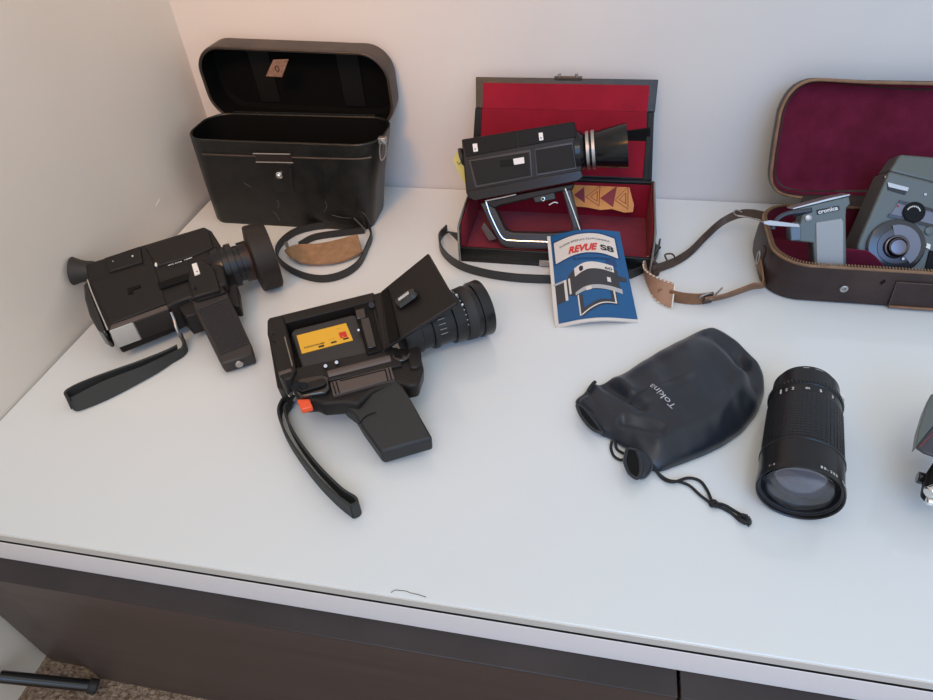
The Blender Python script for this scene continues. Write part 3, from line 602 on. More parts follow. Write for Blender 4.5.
# ================================================================ BOOKLET
bk = thing('instruction_booklet', 'blue booklet with a printed camera on its cover leaning against the red lined case', 'booklet', W(597, 325, 0))
tl, tr_, br, bl = WY(548,237,.682), WY(619.5,232,.682), W(638,321,.0015), W(556,326,.0015)
def BK(u, v, off=0):
    p = (tl*(1-u)+tr_*u)*(1-v)+(bl*(1-u)+br*u)*v
    up_ = (tl-bl).cross(tr_-tl).normalized(); up_ = up_ if up_.z > 0 else -up_
    wave = .0075*math.sin(math.pi*min(1, max(0, u*1.0)))**1.2*(1-.0*v)
    return p+up_*(wave+off)
def sheet(u0, u1, v0, v1, off, th=0.0004, n=14, poly=None):
    b = NB(); loops = []
    for i in range(n+1):
        u = u0+(u1-u0)*i/n; loops.append([BK(u, v0, off), BK(u, v1, off), BK(u, v1, off-th), BK(u, v0, off-th)])
    return loft(b, loops)
put('pages', sheet(.0, 1.0, .004, 1.012, .0002, .0022), cream, bk)
cov = put('cover', sheet(-.002, 1.0, 0, .985, .0007, .0004), blue_p, bk)
put('spine_edge', sheet(-.012, .035, .0, 1.0, .0011, .0009), cream, bk)
def bpoly(name, pts, m_, off=.0010, par=None, n=10):
    """polygon whose lower and upper edges run along u: pts=(u, vtop, vbot)"""
    b = NB(); P_ = []
    P_ = [tuple(p) for p in smooth_path(pts, n)]; loops = [[BK(u, a, off), BK(u, c, off), BK(u, c, off-.0001), BK(u, a, off-.0001)] for u, a, c in P_]
    return put(name, loft(b, loops), m_, par or cov, ang=60)
bpoly('title_border', [(.055,.085,.365),(.30,.05,.31),(.5,.035,.29),(.72,.04,.30),(.93,.08,.345)], blue_d, .0009)
bpoly('title_panel', [(.075,.10,.35),(.30,.065,.295),(.5,.05,.275),(.72,.055,.285),(.91,.095,.33)], cream, .0011)
def btext(s, u0, v0, u1, v1, size, m_, shear=0, bold=0):
    ob = letters('title_lettering' if size > .006 else 'small_lettering', s, V3(), X, Y, 1, m_, cov, width=1, shear=shear, depth=0, bold=bold)
    o_ = WO[ob.name]; me = ob.data; x0 = min(v.co.x for v in me.vertices); wu = (tr_-tl).length; hv = (tl-bl).length
    for v in me.vertices:
        t = v.co.x-x0; y = v.co.y+o_.y; u = u0+(u1-u0)*t; vv = v0+(v1-v0)*t-y*size/hv
        v.co = BK(u, vv, .0017)-o_
    return ob
btext('REVUE', .26, .268, .67, .243, .0142, red_p, shear=.35, bold=.045)
btext('S8', .70, .243, .87, .266, .0120, ink, bold=.03)
btext('SUPER 8 ', .15, .180, .34, .142, .0040, ink); btext('REFLEX FILM', .35, .140, .62, .125, .0040, ink); btext('KAMERA', .63, .125, .84, .150, .0040, ink)
btext('Bedienungsanleitung', .32, .345, .80, .355, .0042, blue_d, bold=.03)
bpoly('printed_square', [(.74,.335,.43),(.87,.34,.435)], mat('mid blue print', (.01,.05,.15), .5), .0010)
bk_metal, bk_dark = mat('printed grey', (.42,.41,.40), .5), mat('printed charcoal', (.035,.035,.04), .5)
bpoly('printed_lens', [(.01,.575,.80),(.09,.565,.785),(.18,.55,.765)], bk_dark); bpoly('printed_lens', [(.01,.572,.592),(.09,.562,.582),(.18,.547,.567)], bk_metal, .0011)
bpoly('printed_ring', [(.155,.555,.775),(.19,.548,.77)], cream, .0012); bpoly('printed_ring', [(.215,.545,.715),(.24,.54,.71)], cream, .0012)
bpoly('printed_mount', [(.19,.56,.72),(.25,.49,.73),(.31,.455,.75)], bk_dark, .0010)
bpoly('printed_body', [(.29,.465,.735),(.42,.43,.70),(.55,.415,.685),(.72,.43,.695),(.86,.47,.715)], bk_dark, .0011)
bpoly('printed_top', [(.31,.445,.535),(.42,.40,.485),(.52,.385,.462),(.66,.395,.468),(.82,.425,.50)], cream, .0013)
bpoly('printed_band', [(.29,.705,.735),(.42,.655,.695),(.55,.64,.68),(.72,.65,.695),(.88,.68,.73)], bk_metal, .0012)
bpoly('printed_badge', [(.715,.555,.605),(.76,.56,.61)], cream, .0013); bpoly('printed_button', [(.43,.665,.70),(.50,.652,.688)], cream, .0014)
bpoly('printed_handle', [(.325,.74,.965),(.375,.73,.945)], bk_dark, .0011)
bpoly('printed_handle', [(.335,.90,.965),(.45,.845,.91),(.58,.80,.86),(.68,.795,.845),(.78,.80,.85)], bk_dark, .0012)
bpoly('printed_handle', [(.73,.70,.845),(.80,.71,.85)], bk_dark, .0012)
bpoly('printed_edge', [(.31,.74,.955),(.327,.735,.955)], cream, .0014); bpoly('printed_edge', [(.335,.938,.953),(.45,.880,.893),(.58,.835,.847),(.68,.825,.835),(.77,.83,.84)], cream, .0014)
bpoly('printed_edge', [(.765,.70,.84),(.785,.705,.84)], cream, .0014)
bpoly('printed_eyepiece', [(.86,.53,.59),(.96,.55,.59)], bk_dark, .0012)
bpoly('printed_dial', [(.375,.44,.475),(.40,.425,.485),(.43,.43,.465)], ink, .0015)
btext('60', .71, .468, .80, .482, .0058, bk_dark, bold=.02)

# ================================================================ BROWN CASE
bc = thing('camera_case', 'open dark brown leather case with maroon lining at the right', 'camera case', (.35, .69, 0))
cw = [(0, .300, .122, .034), (.002, .305, .128, .037), (.012, .308, .132, .039), (.030, .308, .134, .040), (.044, .306, .133, .040), (.047, .304, .131, .039)]
ctr = lambda z: (.350, .6905, z)
outer = [on(ctr(z), X, Y, rr(w, d, r, 10)) for z, w, d, r in cw]
inner = [on(ctr(max(z, .004)), X, Y, rr(w-.007, d-.007, r-.0035, 10)) for z, w, d, r in cw]
put('body', loft(NB(), outer+inner[:0:-1]), leather_brown, bc)
b = NB(); loft(b, [on(ctr(max(z, .0045)), X, Y, rr(w-.0076, d-.0076, r-.0038, 10)) for z, w, d, r in cw], True, False); put('lining', b, maroon, bc)
b = NB(); L = on(ctr(.0475), X, Y, rr(.302, .129, .038, 10)); tube(b, dens(L+[L[0]]), .0017, 8, 2); put('rim', b, edge_tan, bc)
b = NB(); L = on(ctr(.0495), X, Y, rr(.298, .125, .037, 10)); 
LP = smooth_path(dens(L+[L[0]]), 2); acc = 0; last = LP[0]
# zip teeth along the rim
for i in range(1, len(LP)):
    seg_ = LP[i]-LP[i-1]; l_ = seg_.length; k = 0
    if l_ < 1e-6: continue
    n_ = max(1, int(l_/.0028))
    for j in range(n_):
        p = LP[i-1]+seg_*(j/n_)
        if True:
            obox(b, p, seg_, Z.cross(seg_), Z, .0014, .003, .0012)
put('zip_teeth', b, mat('brass zip teeth', (.30,.20,.11), .4, metal=.5), bc)
b = NB(); c_ = WY(844, 289, .6222); lathe(b, c_+Y*.003, -Y, [(0,.0042),(.0035,.0042),(.004,.0034),(.0036,.0018),(.002,.0016)], 28); put('eyelet', b, nickel, bc)
# front pocket with piping
b = NB(); q = [WY(*p, .6255) for p in ((897,283),(933,285)) ]; yk = .6245
A = WY(896.5,282,.6225); B = WY(888,306.5,.6235); 
prism(b, [A, V3((.47, A.y, A.z)), V3((.47, B.y, B.z)), B], (0,.003,0)); pk = put('pocket', b, leather_brown, bc, bevel=.0008)
b = NB(); tube(b, [A-Y*.0006, V3((.47,.6219,A.z))], .0006, 6); tube(b, [A-Y*.0006, B-Y*.0006], .0005, 6); put('pocket_piping', b, strap_brown, pk)
b = NB(); tube(b, [B-Y*.001+Z*.001, V3((.47, .6225, B.z+.001))], .0016, 6); put('pocket_edge', b, strap_tan, pk)
b = NB(); prism(b, [WY(*p, .6228) for p in ((880,283),(885,280),(886,282),(881,285))], (0,.002,0)); put('tear', b, plastic_dark, bc)
# lid
ol = V3((.35, .776, .056)); sl_ = V3((0, .030, .125)).normalized(); nl = V3((0, -.125, .030)).normalized()
def LPt(x, y, off=0): return WP(x, y, ol+nl*off, nl)
lp = [(803,198.5),(790,196.5),(778.5,193),(771.5,185),(770,174),(772,155.6),(775.5,133),(779.6,111),(786,97),(796,86),(809,80),(822,79.2),(870,81.5)]
left = [LPt(x, y) for x, y in lp]; xm = .352
right = [V3((2*xm-p.x, p.y, p.z)) for p in reversed(left)]
loopo = left+right; loopo = smooth_path(dens(loopo+[loopo[0]], .012), 2)[:-1]; cl = sum(loopo, V3())/len(loopo)
def sc_(k, dep): return [cl+(p-cl)*k-nl*dep for p in loopo]
def scin(d, dep):      # inset in metres
    out = []
    for p in loopo: v = p-cl; out.append(cl+v*(1-d/v.length)-nl*dep)
    return out
b = loft(NB(), [scin(.020, .022), scin(.008, .021), scin(0, .014), scin(-.001, .004), scin(0, 0), scin(.003, 0), scin(.004, .012), scin(.012, .0185)]); bl_ = put('lid', b, leather_brown, bc, ang=50)
b = loft(NB(), [scin(.0032, .0005), scin(.0036, .011), scin(.010, .0172), scin(.03, .018)], False, True); put('lid_lining', b, maroon, bl_, ang=60)
b = NB(); L = scin(.0012, -.0004); tube(b, dens(L+[L[0]]), .0018, 8, 4); put('lid_rim', b, edge_tan, bl_)
b = NB(); prism(b, [LPt(803,196), V3((.43,.776,.058)), V3((.43,.758,.046)), W(800,204,.046)], (0,.002,0)); put('hinge_strip', b, mat('dark hinge leather', (.03,.02,.016), .6), bc, bevel=.0006)
# maroon divider flap inside
b = NB(); prism(b, [WY(*p, .655) for p in ((825,247),(868,251),(876,257),(889,272),(889,300),(825,300))], (0,.0022,0)); put('divider', b, maroon, bc, bevel=.0008)
b = NB(); box(b, .20, .50, .66, .735, .0052, .012); put('padding', b, maroon, bc, bevel=.003)
# left end ring tab + strap
b = NB(); c_ = V3((.1955, .672, .030)); obox(b, c_, X, Y, Z, .003, .013, .016); rt_ = put('strap_tab', b, strap_brown, bc, bevel=.0008)
b = NB(); tube(b, [c_+V3((-.003, .0055*math.cos(a*math.pi/6), -.006+.008*math.sin(a*math.pi/6))) for a in range(13)], .0010, 6, 2); put('d_ring', b, nickel, rt_)
bs = put('strap', ribbon(NB(), [c_+V3((-.002,.004,-.018)), W(765,285,.006), W(752,289,.002), W(725,298,.001), W(705,302,.001)],
     [c_+V3((-.002,.0,-.002)), W(763,281,.018), W(752,284,.016), W(725,294,.015), W(705,298,.015)], .0018), strap_tan, bc)
bs['label'] = 'tan leather strap half'
A_ = [(706,303),(696,304),(682,303),(668,300)]
put('strap_piece', ribbon(NB(), [W(*p, .001) for p in A_], [W(*p, .001)+Z*.014 for p in A_], .002), strap_tan, bs)
b = NB(); obox(b, W(708,298,.008), W(716,296,0)-W(700,299,0), Z, Y, .012, .013, .005); bu = put('buckle', b, strap_brown, bs, bevel=.0012)
b = NB(); tube(b, [W(701,300,.002), W(700,297,.014), W(711,293,.016), W(713,299,.003), W(701,300,.002)], .0010, 6); tube(b, [W(711,299,.012), W(722,288,.014)], .0012, 6); put('buckle_frame', b, nickel, bu)
# pad
pA = [(671,308),(662,304),(653,296),(649,287),(646,278),(648,270),(654,265)]
pB = [(674,283),(664,280),(655,276),(647,271),(643.5,265),(646,258),(653,254)]
pd = put('strap_pad', ribbon(NB(), [W(x, y, .001) for x, y in pA], [W(x, y, .018) for x, y in pB], .0026), pad_tan, bc)
b = NB()
for lst, z in ((pA, .0015), (pB, .0185)):
    S_ = smooth_path([W(x, y, z) for x, y in lst], 5)
    for i in range(0, len(S_)-1, 2): cyl(b, S_[i]+V3((-.0005,-.0012,0)), S_[i+1]+V3((-.0005,-.0012,0)), .0007, seg=6)
tube(b, [W(671,308,.002)+V3((.0008,-.001,0)), W(674,283,.018)+V3((.0008,-.001,0))], .0009, 6)
put('stitching', b, stitch, pd)
b = NB(); obox(b, W(661,290,.009)-Y*.0036, X, V3((0,.3,.9)), Y, .007, .007, .0006); put('pad_patch', b, strap_tan, pd)
dk = [(652,270),(664,266),(676,261),(690,252),(706,236),(722,222),(738,214.5),(752,213.5),(765,216)]
dkz = [.001,.001,.001,.001,.004,.014,.026,.033,.036]
put('strap_dark', ribbon(NB(), [W(x, y+4.2, z) for (x, y), z in zip(dk, dkz)], [W(x, y-4.2, z+.009) for (x, y), z in zip(dk, dkz)], .002), strap_brown, bc)['label'] = 'dark brown strap half'
b = NB(); tube(b, [W(668,262,.012), W(665,255,.018), W(672,254,.018), W(676,259,.010)], .0011, 6); tube(b, [W(652,262,.006), W(658,268,.003), W(656,274,.003)], .0035, 8); put('strap_keeper', b, strap_brown, bc)

# ================================================================ PISTOL GRIP (cronica)
g0 = V3((0, .640, .030)); ng = V3((0, -.093, .045)).normalized()
def G(x, y, off=0): return WP(x, y, g0+ng*off, ng)
def gg(px, off, dep, taper=1): return prism(NB(), [G(x, y, off) for x, y in px], -ng*dep, taper)
pg = thing('pistol_grip', 'grey metal pistol grip with a small black nameplate standing in the brown case', 'camera grip', (.245, .655, .0125))
put('frame', gg([(796,209),(849,196),(850.5,204),(846.5,208),(846,219),(847,285),(815,283),(813,243),(791,241),(791,226),(800,224),(802,216)], 0, .020), hammer, pg, bevel=.0014)
put('top_plate', gg([(793,209.5),(850,195.5),(850,194),(832,197.5),(793,208)], .001, .024), nickel, pg, bevel=.0003)
put('grip_panel', gg([(816,222.5),(841.5,218.5),(843.5,222),(843.5,284),(817,282)], .0015, .003), hammer_l, pg, bevel=.0007)['label'] = 'pale grey panel'
npl = put('nameplate', gg([(816.7,210.2),(839,205.8),(840,209.7),(817.6,214.8)], .0012, .002), ink, pg, bevel=.0002)
A, B = G(818.3,213.9,.0014), G(838.6,209.3,.0014); d_ = B-A; letters('lettering', 'cronica', A, d_, ng.cross(d_), .0058, white_mark, npl, width=d_.length*.97, bold=.03)
b = NB(); lathe(b, G(808,218,0), ng, [(0,.0035),(.0015,.0035),(.0022,.0022)], 20); put('screw', b, nickel, pg)
put('trigger_recess', gg([(793,212),(812,207.5),(812.5,212),(794,217.5)], .0006, .002), plastic_dark, pg)
b = NB(); tube(b, [G(x, y, .002) for x, y in ((811,210),(800,211.5),(789,213),(780,217),(774,224),(773,229))], .0024, 8); put('cable', b, mat('dark blue grey sleeve', (.035,.045,.06), .4), pg)
put('trigger', gg([(790,227),(797,222),(801,225),(801,240.5),(791,241)], .003, .012), mat('blue grey metal', (.10,.13,.16), .35, metal=.2), pg, bevel=.001)
b = NB(); prism(b, [G(763.5,221.5,.008), G(770,220.3,.008), G(799,224,.004), G(800,227.5,.004), G(770,225.5,.008), G(764,224,.008)], -ng*.0012); arm = put('release_arm', b, nickel, pg, bevel=.0003)
b = NB(); tube(b, [G(767,223.5,.008), W(750,217.5,.05), W(737,215.5,.046), W(734,212,.046), W(737,210,.046), W(742,212,.046)], .0008, 6); put('wire', b, nickel, arm)

# ================================================================ GREY CAMERA in brown case
k0 = V3((0, .662, .020)); nk = V3((0, -.095, .066)).normalized()
def K(x, y, off=0): return WP(x, y, k0+nk*off, nk)
def kk(px, off, dep, taper=1): return prism(NB(), [K(x, y, off) for x, y in px], -nk*dep, taper)
gc = thing('movie_camera', 'grey hammered metal film camera with round winding dial lying in the brown case', 'film camera', (.37, .69, .0125))
put('body', kk([(889.5,171),(933,182),(985,195),(1000,215),(985,290),(940,292),(862,282),(857,246),(860,238)], 0, .040), hammer, gc, bevel=.0025, seg=3)
b = NB(); q0 = [K(x, y, -.002) for x, y in ((889.5,171.5),(933,182.5),(985,195.5))]; q1 = [K(x, y, -.002) for x, y in ((902,153.5),(933,156),(985,166))]
back = [p-nk*.022 for p in q1]
bm = NB(); loft(bm, [[q0[i], q1[i]-nk*.004, back[i]-nk*.01, q0[i]-nk*.034] for i in range(3)]); put('top_hood', bm, hammer, gc, bevel=.003, seg=3)
gt_ = put('grip_badge', kk([(887,182),(909.5,187.5),(905,195),(888,190)], .0008, .002), ink, gc, bevel=.0003)
put('badge_plate', kk([(887.5,182),(909.5,187.5),(907.5,191.5),(888.5,187)], .0015, .002), nickel, gt_, bevel=.0003)
bar = put('dial_bar', kk([(899,201),(975,221),(970,236),(889.5,216)], .001, .003), graybar, gc, bevel=.0006)
put('bar_edge', kk([(900,200),(976,220),(975.5,223),(899,203)], .002, .003), plastic_gloss, bar); put('bar_edge', kk([(890,213.5),(971,234),(970,237),(888,216.5)], .002, .003), plastic_gloss, bar)
b = NB(); lathe(b, K(913.5,212.5,.001), nk, [(0,.0112),(.0015,.0112),(.0018,.0104),(.0026,.0103),(.0028,.0099)], 40); fd = put('filter_dial', b, plastic_dark, bar, ang=25)
b = NB(); kx_ = V3((1,0,0)); ky_ = nk.cross(kx_).normalized()
for k in range(9):
    a = .4+k*.28; c_ = K(913.5,212.5,.0041)+kx_*.0066*math.cos(a)+ky_*.0066*math.sin(a); obox(b, c_, kx_, ky_, nk, .0010, .0016, .0003)
put('dial_figures', b, white_mark, fd)
b = NB(); lathe(b, K(898.5,206,.002), nk, [(0,.0010),(.001,.0008)], 12); put('index_dot', b, red_p, bar)
c_ = K(895,246.5,.0005)
b = NB(); lathe(b, c_, nk, [(0,.0295),(.002,.0295),(.003,.028),(.0032,.0275)], 56); wd = put('winding_dial', b, mat('dark dial enamel', (.02,.022,.03), .25, coat=.3), gc)
b = NB(); lathe(b, c_+nk*.003, nk, [(0,.0195),(.0012,.0193),(.0015,.018)], 48); put('dial_face', b, mat('dark grey dial', (.07,.07,.085), .35, metal=.4), wd, ang=25)
b = NB(); kx_ = V3((1,0,0)); ky_ = nk.cross(kx_).normalized(); ar = [c_+nk*.0048+(kx_*math.cos(a)+ky_*math.sin(a))*.0235 for a in [1.9-.25*i for i in range(12)]]; ai = [c_+nk*.0048+(kx_*math.cos(a)+ky_*math.sin(a))*.0125 for a in [1.9-.25*i for i in range(12)]]; loft(b, [[p, q, q-nk*.001, p-nk*.001] for p, q in zip(ar, ai)]); put('dial_sector', b, graybar, wd, ang=60)
b = NB(); lathe(b, c_+nk*.0045-V3((.0015,0,.001)), nk, [(0,.0125),(.005,.0120),(.0055,.0108),(.0045,.0098),(.009,.0095),(.0095,.0088),(.0085,.0075),(.009,.0)], 48, cap1=False); put('dial_knob', b, mat('polished dark metal', (.15,.14,.16), .3, metal=1), wd)
b = NB(); lathe(b, c_+nk*.0050+kx_*.007-ky_*.013, nk, [(0,.0018),(.002,.0015)], 14); put('dial_pin', b, nickel, wd)
b = NB(); lathe(b, K(929,231,0), nk, [(0,.0048),(.002,.0045),(.0025,.003)], 24); put('round_button', b, hammer, gc)
put('white_button', kk([(927,243),(931,244.5),(930,249.5),(926,248)], .003, .003), white_paint, gc, bevel=.0004)
put('leather_panel', kk([(930,250),(990,265),(985,290),(920,290)], .002, .004), plastic_dark, gc, bevel=.0006)
b = NB(); lathe(b, K(925,194.5,0), nk, [(0,.0018),(.001,.0014)], 14); put('screw', b, nickel, gc)
b = NB(); lathe(b, K(889,178,-.006), V3((-1,0,.2)), [(0,.002),(.005,.002),(.0055,.0015)], 14); put('side_knob', b, chrome, gc)

# ================================================================ POUCH
def densify(px, n=160):
    pts = px+[px[0]]; out = []; L_ = [math.dist(pts[i], pts[i+1]) for i in range(len(pts)-1)]; T = sum(L_)
    for k in range(n):
        s = T*k/n; i = 0
        while s > L_[i]: s -= L_[i]; i += 1
        t = s/L_[i]; out.append((pts[i][0]*(1-t)+pts[i+1][0]*t, pts[i][1]*(1-t)+pts[i+1][1]*t))
    return out
def smoothc(p, k=1):
    for _ in range(k): p = [((p[i-1][0]+2*p[i][0]+p[(i+1) % len(p)][0])/4, (p[i-1][1]+2*p[i][1]+p[(i+1) % len(p)][1])/4) for i in range(len(p))]
    return p
pch = thing('lens_pouch', 'black soft drawstring pouch with small white lettering lying left of the big lens', 'pouch', W(680, 410, 0))
out_px = [(711,330),(722,335),(737,345),(750,358),(759,369),(764,380),(764.3,395),(757,414),(742,433),(723,446.5),(704,456),(685.7,463),(672,468),(662,472),(652,472),(645,468),(640,462),(632,452),(622,447),(612,440),(601,436),(592,429),(586.7,423),(581,415),(577,408),(574,401),(579,397.5),(585,394),(587,388),(592,383),(595,387),(600,387),(611,381),(623,376),(640,365),(657,354.6),(671,347),(686,340),(700,333)]
op = smoothc(densify(out_px, 170), 2)
S0, S1 = V3((705, 383, 0)), V3((612, 415, 0))
def pouch_h(x, y, t):
    a = max(0, min(1, (x-590)/150)); base = .010+.015*math.sin(min(1, a*1.05)*math.pi*.5)
    if a > .8: base -= .003*(a-.8)/.2
    prof = math.sqrt(max(0, 1-(1-t)**2.2))
    c = math.cos(.85); s = math.sin(.85); q = V3((x/26., y/26., 0))
    wr = noise.noise(V3(((x*c+y*s)/40., (-x*s+y*c)/15., 2.)))*.0045*prof*(1.15-a)
    fold = 0
    for (fx0, fy0, fx1, fy1, wd_, am) in ((676,338,742,420,11,-.0030),(752,372,716,430,9,.0035),(606,392,640,420,4.5,-.0040),(612,383,628,404,4,.0030),(622,432,660,445,4.5,-.0035),(640,410,690,400,9,.0018),(706,345,738,375,10,-.0065),(738,365,752,392,8,-.0075),(690,352,730,385,14,.0035),(657,452,700,438,8,.0022)):
        d = V3((fx1-fx0, fy1-fy0, 0)); L2 = d.length_squared; p = V3((x-fx0, y-fy0, 0)); tt = max(0, min(1, p.dot(d)/L2)); dist = (p-d*tt).length
        fold += 1.7*am*math.exp(-(dist/wd_)**2)*prof
    return base*prof+wr+fold
b = NB(); rings = []; NR = 34
for r_ in range(NR+1):
    t = r_/NR; row = []
    for (x, y) in op:
        p = V3((x, y, 0)); d = S1-S0; tt = max(0, min(1, (p-S0).dot(d)/d.length_squared)); m_ = S0+d*tt
        q = p.lerp(m_, t*.985); h = pouch_h(q.x, q.y, t)
        base = W(p.x, p.y, .002).lerp(W(m_.x, m_.y, .002), t*.985)
        row.append(V3((base.x, base.y, .0025+max(h, 0))))
    rings.append(row)
bot = [V3((p.x*.97+rings[-1][0].x*.03, p.y*.97+rings[-1][0].y*.03, .0008)) for p in rings[0]]
loft(b, [bot]+rings, True, True); body_p = put('pouch_body', b, pouch_m, pch, ang=80)
# mouth openings: dark throat + turned hem
for pts, z in (([(576,404),(583,408),(590,416),(597,425),(603,434),(595,431),(588,425.5),(580,415)], .0125), ([(627,448),(636,450),(640,460),(641,472),(638,480),(629,474),(624,462)], .0150)):
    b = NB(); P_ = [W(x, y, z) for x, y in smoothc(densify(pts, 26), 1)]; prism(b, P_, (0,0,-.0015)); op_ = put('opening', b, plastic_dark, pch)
    b = NB(); tube(b, P_+[P_[0]], .0014, 8, 1); put('hem', b, pouch_m, op_)
b = NB(); loft(b, [[W(x, y, z) for x, y in L_] for L_, z in (([(624,447),(640,448),(652,452),(657,466),(650,478),(640,486),(630,479),(623,463)], .001), ([(626,447),(640,448),(651,453),(655,466),(649,476),(641,481),(639,468),(636,452)], .011), ([(632,448.5),(641,450),(648,455),(651,466),(647,473),(643,475),(642,466),(639,454)], .0135))]); put('gathered_lip', b, pouch_m, pch, ang=70, subsurf=1)
b = NB(); loft(b, [[W(x, y, z) for x, y in L_] for L_, z in (([(574,401),(585,393),(600,392),(612,403),(612,425),(603,435),(596,424),(583,409)], .001), ([(576,401),(586,394),(600,393),(609,404),(609,420),(604,430),(597,419),(585,406)], .0095), ([(584,401),(590,397),(599,397),(604,405),(605,414),(602,420),(597,413),(590,405)], .0115))]); put('gathered_lip', b, pouch_m, pch, ang=70, subsurf=1)
cords = [[(612,441,.004),(611,448,.0018),(614,456,.0018),(621,460,.0018),(627,457,.005)], [(615,441,.004),(617,449,.0018),(623,453,.0018),(629,455,.005)],
         [(653,465,.008),(658,473,.004),(668,480,.0018),(680,482,.0018),(690,486,.0018),(700,495,.0018),(708,501,.0025),(714,505,.004)],
         [(654,468,.007),(662,478,.002),(673,482,.0045),(688,478,.0018),(700,481,.0018),(707,490,.0018),(711,499,.003),(714,505,.004)],
         [(714,505,.004),(722,508,.0018),(731,513,.0018),(739,520,.0018)], [(714,503,.004),(724,505,.0018),(733,510,.0018),(743,516,.0018)]]
for cpts in cords:
    b = NB(); tube(b, [W(x, y, z) for x, y, z in cpts], .0013, 8, 8); put('drawstring', b, cordm, pch)
b = NB(); kc = W(714,504,.0035)
for k in range(3): tube(b, [kc+V3((.0025*math.cos(a+k), .0025*math.sin(a+k)*(1 if k else .5), .0012*math.sin(a*2+k))) for a in [i*math.pi/5 for i in range(11)]], .0014, 8, 2)
put('knot', b, cordm, pch)
b = NB(); kc = W(743,519,.0035)
for k in range(3): tube(b, [kc+V3((.003*math.cos(a+k*1.3), .003*math.sin(a+k), .0014*math.sin(a*2+k))) for a in [i*math.pi/5 for i in range(11)]], .0016, 8, 2)
for k in range(7): a = -.9+k*.3; tube(b, [kc, kc+V3((.007*math.cos(a), .007*math.sin(a), -.0015))], .0007, 5, 2)
put('knot', b, cordm, pch)
# stopper at the left top
b = NB(); tube(b, [W(589,391,.010), W(592,385,.012), W(595,382,.010)], .0018, 8); put('drawstring', b, cordm, pch)
# Tokina lettering, following the surface
from mathutils.bvhtree import BVHTree
dg = bpy.context.evaluated_depsgraph_get(); tmp = bmesh.new(); tmp.from_mesh(body_p.data); tmp.transform(Matrix.Translation(WO[body_p.name])); bvh = BVHTree.FromBMesh(tmp)
A, B = W(676.5,409,.02), W(652,386,.02); d_ = B-A
lt_ = letters('lettering', 'Tokina', A, d_, V3((-d_.y, d_.x, 0)), .0085, mat('grey white print', (.45,.46,.48), .5), body_p, width=d_.length, depth=0)
for v in lt_.data.vertices:
    w_ = v.co+WO[lt_.name]; hit = bvh.ray_cast(V3((w_.x, w_.y, .2)), V3((0,0,-1)))
    if hit[0]: v.co.z = hit[0].z+.0005-WO[lt_.name].z
tmp.free()

# ================================================================ BIG LENS
RL = .0315
lz = thing('zoom_lens', 'large black zoom lens lying with its front glass towards the viewer', 'camera lens', W(805, 450, 0))
lf, lr = W(799.5, 494, RL), W(806, 386, RL-.0005); ld = (lr-lf).normalized(); LL = (lr-lf).length
cells = 52
prof = [(.010,.0282),(.0008,.0298),(0,.0306),(.0003,.0311),(.003,.0315),(.006,.0315),(.0065,.0307),(.030,.0307),(.0305,.0314),(.0325,.0314),(.033,.0302)]
tg = .0865
prof += [(tg,.0292),(tg+.0005,.0284),(.0965,.0284),(.097,.0292),(.1025,.0292),(.103,.0274),(LL-.006,.0266),(LL-.0055,.0240),(LL,.0235),(LL,.018)]
b = NB(); lathe(b, lf, ld, prof, 96, cap0=False); lb_ = put('barrel', b, lensmetal, lz, ang=28)
# waffle rubber grip
b = NB(); u_, v_, _ = frame_of(ld)
rows = 17; t0, t1 = .0340, tg-.0008; R0 = .0299
lathe(b, lf, ld, [(t0-.0005,R0-.0005),(t0,R0),(t1,R0-.0010),(t1+.0005,R0-.0016)], 96, False, False)
for i in range(rows):
    for k in range(cells):
        a = 2*math.pi*k/cells
        rad = u_*math.cos(a)+v_*math.sin(a)
        if rad.z < -.45: continue
        tt = t0+(t1-t0)*(i+.5)/rows; r_ = R0-.0012*(i+.5)/rows
        obox(b, lf+ld*tt+rad*(r_+.0002), ld, rad.cross(ld), rad, (t1-t0)/rows*.62, 2*math.pi*r_/cells*.62, .0010)
put('rubber_grip', b, mat('blue black rubber', (.014,.016,.020), .45), lb_, ang=30, calc=False)
b = NB(); lathe(b, lf, ld, [(.0980,.0291),(.0981,.0299),(.1018,.0299),(.1020,.0291)], 120, False, False, rib=(.0980,.1019,.0007)); put('aperture_ring', b, lensmetal, lb_, ang=50)
def LR(t, r, ang):   # ang from the top, positive to the right
    side = ld.cross(Z).normalized(); return lf+ld*t+(Z*math.cos(ang)+side*math.sin(ang))*r
def curved_text(s, t, r, a0, a1, size, m_, name='scale_figures', par=lb_):
    nchar = len(s)
    for i, ch in enumerate(s):
        if ch == ' ': continue
        a = a0+(a1-a0)*i/max(1, nchar-1); side = ld.cross(Z).normalized(); nrm = Z*math.cos(a)+side*math.sin(a); xd = side*math.cos(a)-Z*math.sin(a)
        letters(name, ch, LR(t, r, a)-xd*size*.3, xd, ld, size, m_, par, depth=.0002, bold=.02)
curved_text('22 m 5 3', .0895, .0286, -.75, .55, .0045, white_mark)
curved_text('ft', .0892, .0286, .95, 1.08, .0045, mat('green lettering', (.06,.30,.14), .5))
b = NB(); obox(b, LR(.0915,.0285,-.95), ld, ld.cross(LR(.0915,.0285,-.95)-(lf+ld*.0915)), (LR(.0915,.0285,-.95)-(lf+ld*.0915)), .005, .0012, .0006); put('scale_line', b, white_mark, lb_)
for a0, a1 in ((-.35, -.15), (.05, .35)):
    b = NB(); tube(b, [LR(LL-.003, .0240, a0+(a1-a0)*k/5) for k in range(6)], .0005, 5, 1); put('mount_line', b, white_mark, lb_)
b = NB(); cyl(b, LR(.100,.0290,1.0), LR(.100,.0310,1.0), .0012, seg=12); put('index_dot', b, chrome, lb_)
curved_text('80-200', .0036, .0314, .22, .62, .0032, white_mark, 'front_lettering'); curved_text('1:4', .0036, .0314, -.98, -.85, .0028, white_mark, 'front_lettering')
